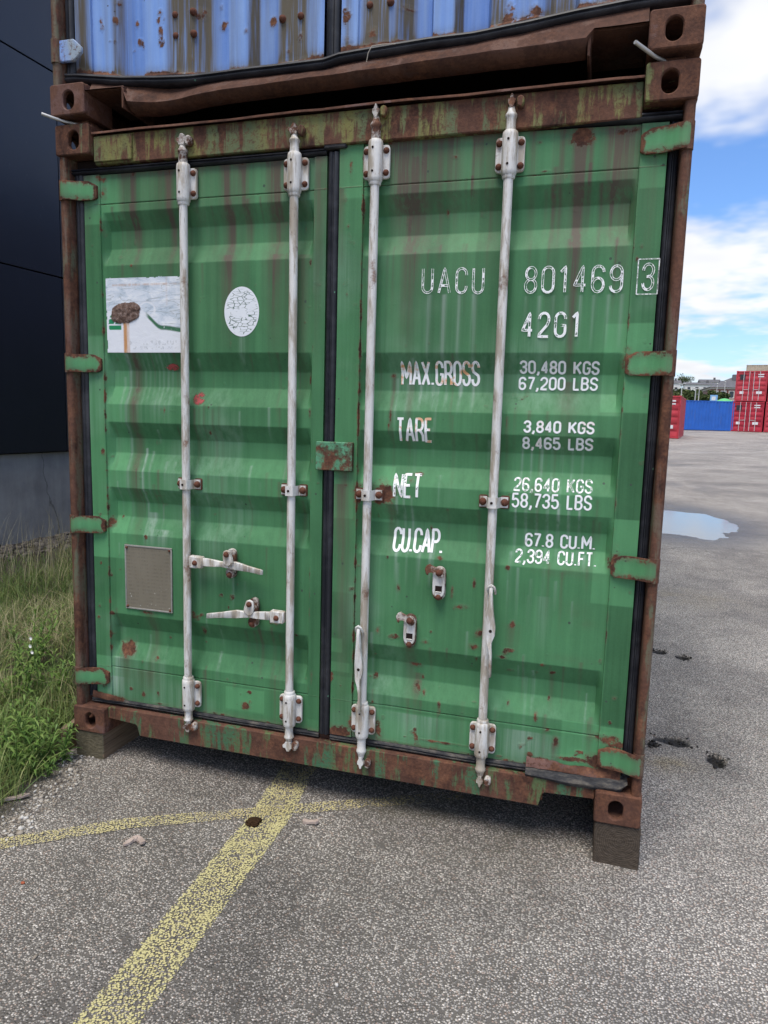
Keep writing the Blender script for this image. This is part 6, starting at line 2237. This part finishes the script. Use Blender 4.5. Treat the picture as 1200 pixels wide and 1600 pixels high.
# stacked red containers: a near pair and a neighbouring pair cut by the frame
yaw = math.radians(-13)
ax, ay = 14.75, 66.1
dxs = Vector((math.cos(yaw), math.sin(yaw), 0)) * 2.56
zf = gz(ax, ay) + 0.02
for k, (lo, up_) in enumerate((('red container at ground level, nearest the royal blue one', 'red container on top of the stack nearest the royal blue one'),
                               ('red container at ground level, cut by the right edge', 'red container atop the stack at the right edge'))):
    far_container((ax + dxs.x * k, ay + dxs.y * k, zf), yaw, 6.06, 2.438, 2.591, M['red'] if k == 0 else M['red2'], lo)
    far_container((ax + dxs.x * k + 0.07, ay + dxs.y * k, zf + 2.63), yaw, 6.06, 2.438, 2.591, M['red2'] if k == 0 else M['red'], up_)
far_container((21.84 + 12.19 * math.cos(yaw), 108.4 + 12.19 * math.sin(yaw), gz(22, 108) + 5.25), yaw + PI / 2, 12.19, 2.438, 2.591, M['beige'], 'rust streaked beige container behind and above the red stacks', doors=False)
far_container((21.84 + 12.19 * math.cos(yaw), 108.4 + 12.19 * math.sin(yaw), gz(22, 108) + 2.64), yaw + PI / 2, 12.19, 2.438, 2.591, M['red'], 'red container directly under the beige one, behind the red stacks', doors=False)
far_container((21.84 + 12.19 * math.cos(yaw), 108.4 + 12.19 * math.sin(yaw), gz(22, 108) + 0.03), yaw + PI / 2, 12.19, 2.438, 2.591, M['red'], 'lowest of the three stacked containers behind the red stacks', doors=False)
# royal blue container seen side on
bx0, by0 = 8.6, 65.0
far_container((13.55, 67.6, gz(13, 67) + 0.02), math.radians(90) + math.radians(8), 6.06, 2.438, 2.60, M['royal'], 'royal blue container standing broadside across the yard', doors=False)
# single red container whose end shows past the green one
far_container((6.02, 46.25, gz(6, 46) + 0.02), math.radians(-9), 6.06, 2.438, 2.70, M['red2'], 'red container half hidden behind the green container')

# ------------------------------------------------------------------ town beyond
m, t = mat('red_brickwork')
p = t.opos()
bt = t.n('ShaderNodeTexBrick', {'Vector': t.n('ShaderNodeMapping', {'Vector': p, 'Rotation': (PI / 2, 0, 0)}).outputs[0], 'Color1': (0.30, 0.10, 0.07, 1), 'Color2': (0.22, 0.075, 0.06, 1), 'Mortar': (0.30, 0.26, 0.23, 1), 'Scale': 4.0, 'Mortar Size': 0.012})
out(t, bt.outputs[0], 0.9, spec=0.15)
M['brick'] = m
M['trim'] = flat_paint('pale_stone_trim', (0.62, 0.56, 0.50), 0.8, 0.1)
M['slate'] = flat_paint('grey_slate', (0.13, 0.125, 0.13), 0.7, 0.2)
M['render'] = flat_paint('white_render', (0.72, 0.70, 0.66), 0.8, 0.08)
M['glass'] = flat_paint('dark_window_glass', (0.045, 0.055, 0.07), 0.15, 0.2)
M['steel'] = flat_paint('pole_steel', (0.55, 0.54, 0.52))

BX, BY = 25.0, 163.0
bz0 = gz(BX, BY)
bb = thing('brick_building', 'red brick building with grey hipped roof and pale window surrounds beyond the yard', 'building', (BX, BY, bz0))
ev = 9.2 - bz0
bm = bmesh.new()
bm_box(bm, 0, 16, 0, 12, -1, ev)
fin('wall', bm, M['brick'], bb, 0)
bm = bmesh.new()
bm_box(bm, -0.12, 16.12, -0.12, 12.12, ev + 0.002, ev + 0.35)
fin('cornice', bm, M['trim'], bb, 0)
bm = bmesh.new()
vs = [bm.verts.new(q) for q in ((-0.5, -0.5, ev + 0.352), (16.5, -0.5, ev + 0.352), (16.5, 12.5, ev + 0.352), (-0.5, 12.5, ev + 0.352), (5.0, 6, ev + 2.9), (11, 6, ev + 2.9))]
for f in ((0, 1, 5, 4), (1, 2, 5), (2, 3, 4, 5), (3, 0, 4), (3, 2, 1, 0)):
    bm.faces.new([vs[i] for i in f])
roof = fin('roof', bm, M['slate'], bb, 0)
bm = bmesh.new()
bm_box(bm, 4.6, 5.6, 3.6, 4.6, ev + 1.2, ev + 3.3, 0.05)
fin('chimney', bm, M['slate'], roof)
for fl_, zz_ in enumerate((ev - 1.75, ev - 4.6)):
    for k in range(10):
        x = 0.5 + k * 1.55
        bm = bmesh.new()
        bm_box(bm, x - 0.16, x + 1.0, -0.06, 0.05, zz_ - 0.16, zz_ + 1.46)
        f_ = fin('window', bm, M['trim'], bb, 0)
        bm = bmesh.new()
        bm_prism(bm, rrect(x, x + 0.84, zz_, zz_ + 1.3, 0.3), 'y', -0.075, -0.061)
        fin('pane', bm, M['glass'], f_, 0)
bm = bmesh.new()
bm_box(bm, -0.05, 16.05, -0.05, 12.05, ev - 2.35, ev - 2.12)
fin('string_course', bm, M['trim'], bb, 0)


def house(x, y, w_, d_, h_, roofh, label, wm, rot=0.0):
    z = gz(x, y)
    hs = thing('house', label, 'house', (x, y, z), rot, 'houses on the hill')
    bm = bmesh.new()
    bm_box(bm, 0, w_, 0, d_, -2, h_)
    fin('wall', bm, wm, hs, 0)
    bm = bmesh.new()
    bm_prism(bm, [(-0.5, h_ + 0.002), (d_ + 0.5, h_ + 0.002), (d_ / 2, h_ + roofh)], 'x', -0.4, w_ + 0.4)
    fin('roof', bm, M['slate'], hs, 0)
    n = max(2, int(w_ / 3.2))
    for r_ in range(max(1, int(h_ / 3))):
        for k in range(n):
            cx_ = w_ * (k + 0.5) / n
            bm = bmesh.new()
            bm_box(bm, cx_ - 0.75, cx_ + 0.75, -0.06, 0.03, 0.9 + r_ * 2.9, 2.3 + r_ * 2.9)
            f_ = fin('window', bm, M['trim'], hs, 0)
            bm = bmesh.new()
            bm_box(bm, cx_ - 0.6, cx_ + 0.6, -0.09, -0.062, 1.05 + r_ * 2.9, 2.15 + r_ * 2.9)
            fin('pane', bm, M['glass'], f_, 0)
    bm = bmesh.new()
    bm_box(bm, w_ * 0.7, w_ * 0.7 + 0.9, d_ * 0.4, d_ * 0.4 + 0.9, h_ + roofh * 0.3, h_ + roofh + 0.9)
    fin('chimney', bm, M['slate'], hs, 0)


HY = 330.0
house(32.0, HY + 45, 8.5, 9, 4.2, 1.6, 'white house highest on the hill beside the green container edge', M['render'])
house(40.5, HY + 26, 13.5, 9, 3.3, 1.2, 'long low white building on the hillside above the trees', M['render'])
house(50.5, HY + 55, 9, 8, 4.0, 1.4, 'white house behind the long low one, right of it', M['render'])
house(57.0, HY + 34, 12, 8, 3.2, 1.4, 'white house on the hill just left of the slate roof', M['render'])
house(20.5, 176, 11, 8, 2.6, 1.2, 'low reddish house among the trees behind the blue container', M['brick'])

# trees
m, t = mat('far_leaves')
c = t.attr('c')
col = t.ramp(c, [(0.0, (0.022, 0.040, 0.014)), (0.5, (0.055, 0.082, 0.026)), (1.0, (0.12, 0.135, 0.05))])
out(t, col, 0.8, spec=0.15)
M['leaf'] = m
m, t = mat('bark')
out(t, t.mix(t.noise(t.opos((8, 8, 1.5)), 1.0, 5), (0.05, 0.04, 0.03), (0.12, 0.10, 0.08)), 0.9)
M['bark'] = m


def tree(x, y, h, r_, seed, label):
    rs = np.random.RandomState(seed)
    z = gz(x, y)
    tr = thing('tree', label, 'tree', (x, y, z), 0, 'trees beyond the yard')
    bm = bmesh.new()
    bm_tube(bm, [(0, 0, -0.3), (0.05, 0, h * 0.3), (0.0, 0.1, h * 0.7)], [0.22, 0.16, 0.05], 8)
    for k in range(6):
        a = rs.uniform(0, 6.3)
        b0 = h * rs.uniform(0.25, 0.5)
        bm_tube(bm, [(0, 0, b0), (math.cos(a) * r_ * 0.4, math.sin(a) * r_ * 0.4, b0 + h * 0.14), (math.cos(a) * r_ * 0.75, math.sin(a) * r_ * 0.75, b0 + h * 0.22)], [0.1, 0.06, 0.02], 6)
    fin('trunk', bm, M['bark'], tr, 50)
    V, F, C = [], [], []
    lumps = [(rs.normal(0, r_ * 0.42), rs.normal(0, r_ * 0.42), h * rs.uniform(0.35, 0.85), r_ * rs.uniform(0.28, 0.5)) for _ in range(14)]
    for k in range(1500):
        lx, ly, lz, lr = lumps[rs.randint(0, len(lumps))]
        d = rs.normal(0, 1, 3)
        d = d / np.linalg.norm(d) * lr * rs.uniform(0.55, 1.1)
        c_ = np.array([lx, ly, lz]) + d * np.array([1, 1, 0.8])
        u, v = rs.normal(0, 1, 3), rs.normal(0, 1, 3)
        s_ = rs.uniform(0.10, 0.22)
        u, v = u / np.linalg.norm(u) * s_, v / np.linalg.norm(v) * s_
        b0 = len(V)
        V += [c_ - u - v, c_ + u - v, c_ + u + v, c_ - u + v]
        F.append((b0, b0 + 1, b0 + 2, b0 + 3))
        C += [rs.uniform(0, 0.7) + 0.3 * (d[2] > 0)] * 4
    pydata('crown', V, F, M['leaf'], tr, attrs=dict(c=C))


TREES = [(13.8, 124, 4.9, 2.0, 'broad tree at the green container edge, behind the first lamp pole'), (16.6, 127, 5.0, 2.1, 'rounded tree between the two lamp poles'), (19.2, 126, 4.5, 2.0, 'tree just right of the second lamp pole'),
         (21.4, 130, 4.4, 1.8, 'tree left of the pale blue sign'), (23.4, 141, 5.2, 1.7, 'darker tree against the corner of the brick building'), (11.6, 122, 4.9, 2.0, 'tree mostly hidden behind the green container'),
         (28.0, 232, 3.6, 2.4, 'distant tree below the long white building'), (34.0, 242, 3.6, 2.4, 'distant tree beneath the houses on the hill'), (43.5, 392, 8.0, 4.5, 'treetop rising behind the hillside houses')]
for i, (x, y, h, r_, lab) in enumerate(TREES):
    tree(x, y, h, r_, 300 + i, lab)


def pole(x, y, h, label, lamp=True, grp='lamp poles beyond the yard'):
    z = gz(x, y)
    p_ = thing('lamp_pole' if lamp else 'flag_pole', label, 'lamp pole' if lamp else 'flag pole', (x, y, z), 0, grp)
    bm = bmesh.new()
    bm_tube(bm, [(0, 0, 0), (0, 0, h)], [0.085, 0.055], 10)
    fin('shaft', bm, M['steel'], p_, 50)
    bm = bmesh.new()
    if lamp:
        bm_tube(bm, [(-0.3, 0, h + 0.05), (0.3, 0, h + 0.05)], 0.04, 8)
        bm_box(bm, -0.5, -0.15, -0.12, 0.12, h + 0.06, h + 0.15, 0.03)
        bm_box(bm, 0.15, 0.5, -0.12, 0.12, h + 0.06, h + 0.15, 0.03)
        fin('lamp_head', bm, M['steel'], p_)
    else:
        bmesh.ops.create_icosphere(bm, subdivisions=2, radius=0.13, matrix=Matrix.Translation((0, 0, h + 0.1)))
        fin('finial', bm, M['steel'], p_)


pole(13.45, 106.7, 5.1, 'lamp pole nearest the green container edge')
pole(15.6, 109.3, 4.5, 'second lamp pole from the green container edge')
pole(16.4, 112, 4.5, 'third lamp pole from the green container, close to the second')
pole(22.2, 135.7, 5.6, 'pale pole in front of the left end of the brick building', False, 'poles before the brick building')
pole(23.5, 136, 5.9, 'taller pale pole in front of the brick building', False, 'poles before the brick building')

m, t = mat('pale_blue_sign')
out(t, (0.22, 0.42, 0.68), 0.4)
M['signblue'] = m
sx_, sy_ = 16.28, 96.7
sg = thing('sign_board', 'pale blue sign with a white square standing behind the blue container', 'sign', (sx_, sy_, gz(sx_, sy_)))
bm = bmesh.new()
bm_box(bm, -0.43, 0.43, -0.05, 0.05, 1.4, 3.6, 0.01)
fin('panel', bm, M['signblue'], sg)
bm = bmesh.new()
bm_box(bm, -0.26, 0.20, -0.062, -0.051, 2.95, 3.4)
fin('white_square', bm, M['placard'], sg, 0)
for x in (-0.3, 0.3):
    bm = bmesh.new()
    bm_tube(bm, [(x, 0, -0.1), (x, 0, 1.45)], 0.05, 8)
    fin('post', bm, M['steel'], sg, 50)
m, t = mat('green_tarpaulin')
out(t, t.mix(t.noise(t.opos(), 1.5, 4), (0.10, 0.42, 0.13), (0.16, 0.55, 0.20)), 0.5)
M['tarp'] = m
tx_, ty_ = 16.75, 91.5
bm = bmesh.new()
bmesh.ops.create_uvsphere(bm, u_segments=28, v_segments=14, radius=1.0)
for v in bm.verts:
    n = 1 + 0.12 * (fbm(v.co.x * 2 + 4, v.co.y * 2 + v.co.z, 3) - 0.5)
    v.co = Vector((v.co.x * 1.7 * n, v.co.y * 1.6 * n, max(0, v.co.z) ** 0.75 * 3.2 * n))
o = fin('covered_heap', bm, M['tarp'], None, 60)
o.location = (tx_, ty_, gz(tx_, ty_) - 0.05)
tag(o, 'bright green covered heap showing above the royal blue container', 'heap')
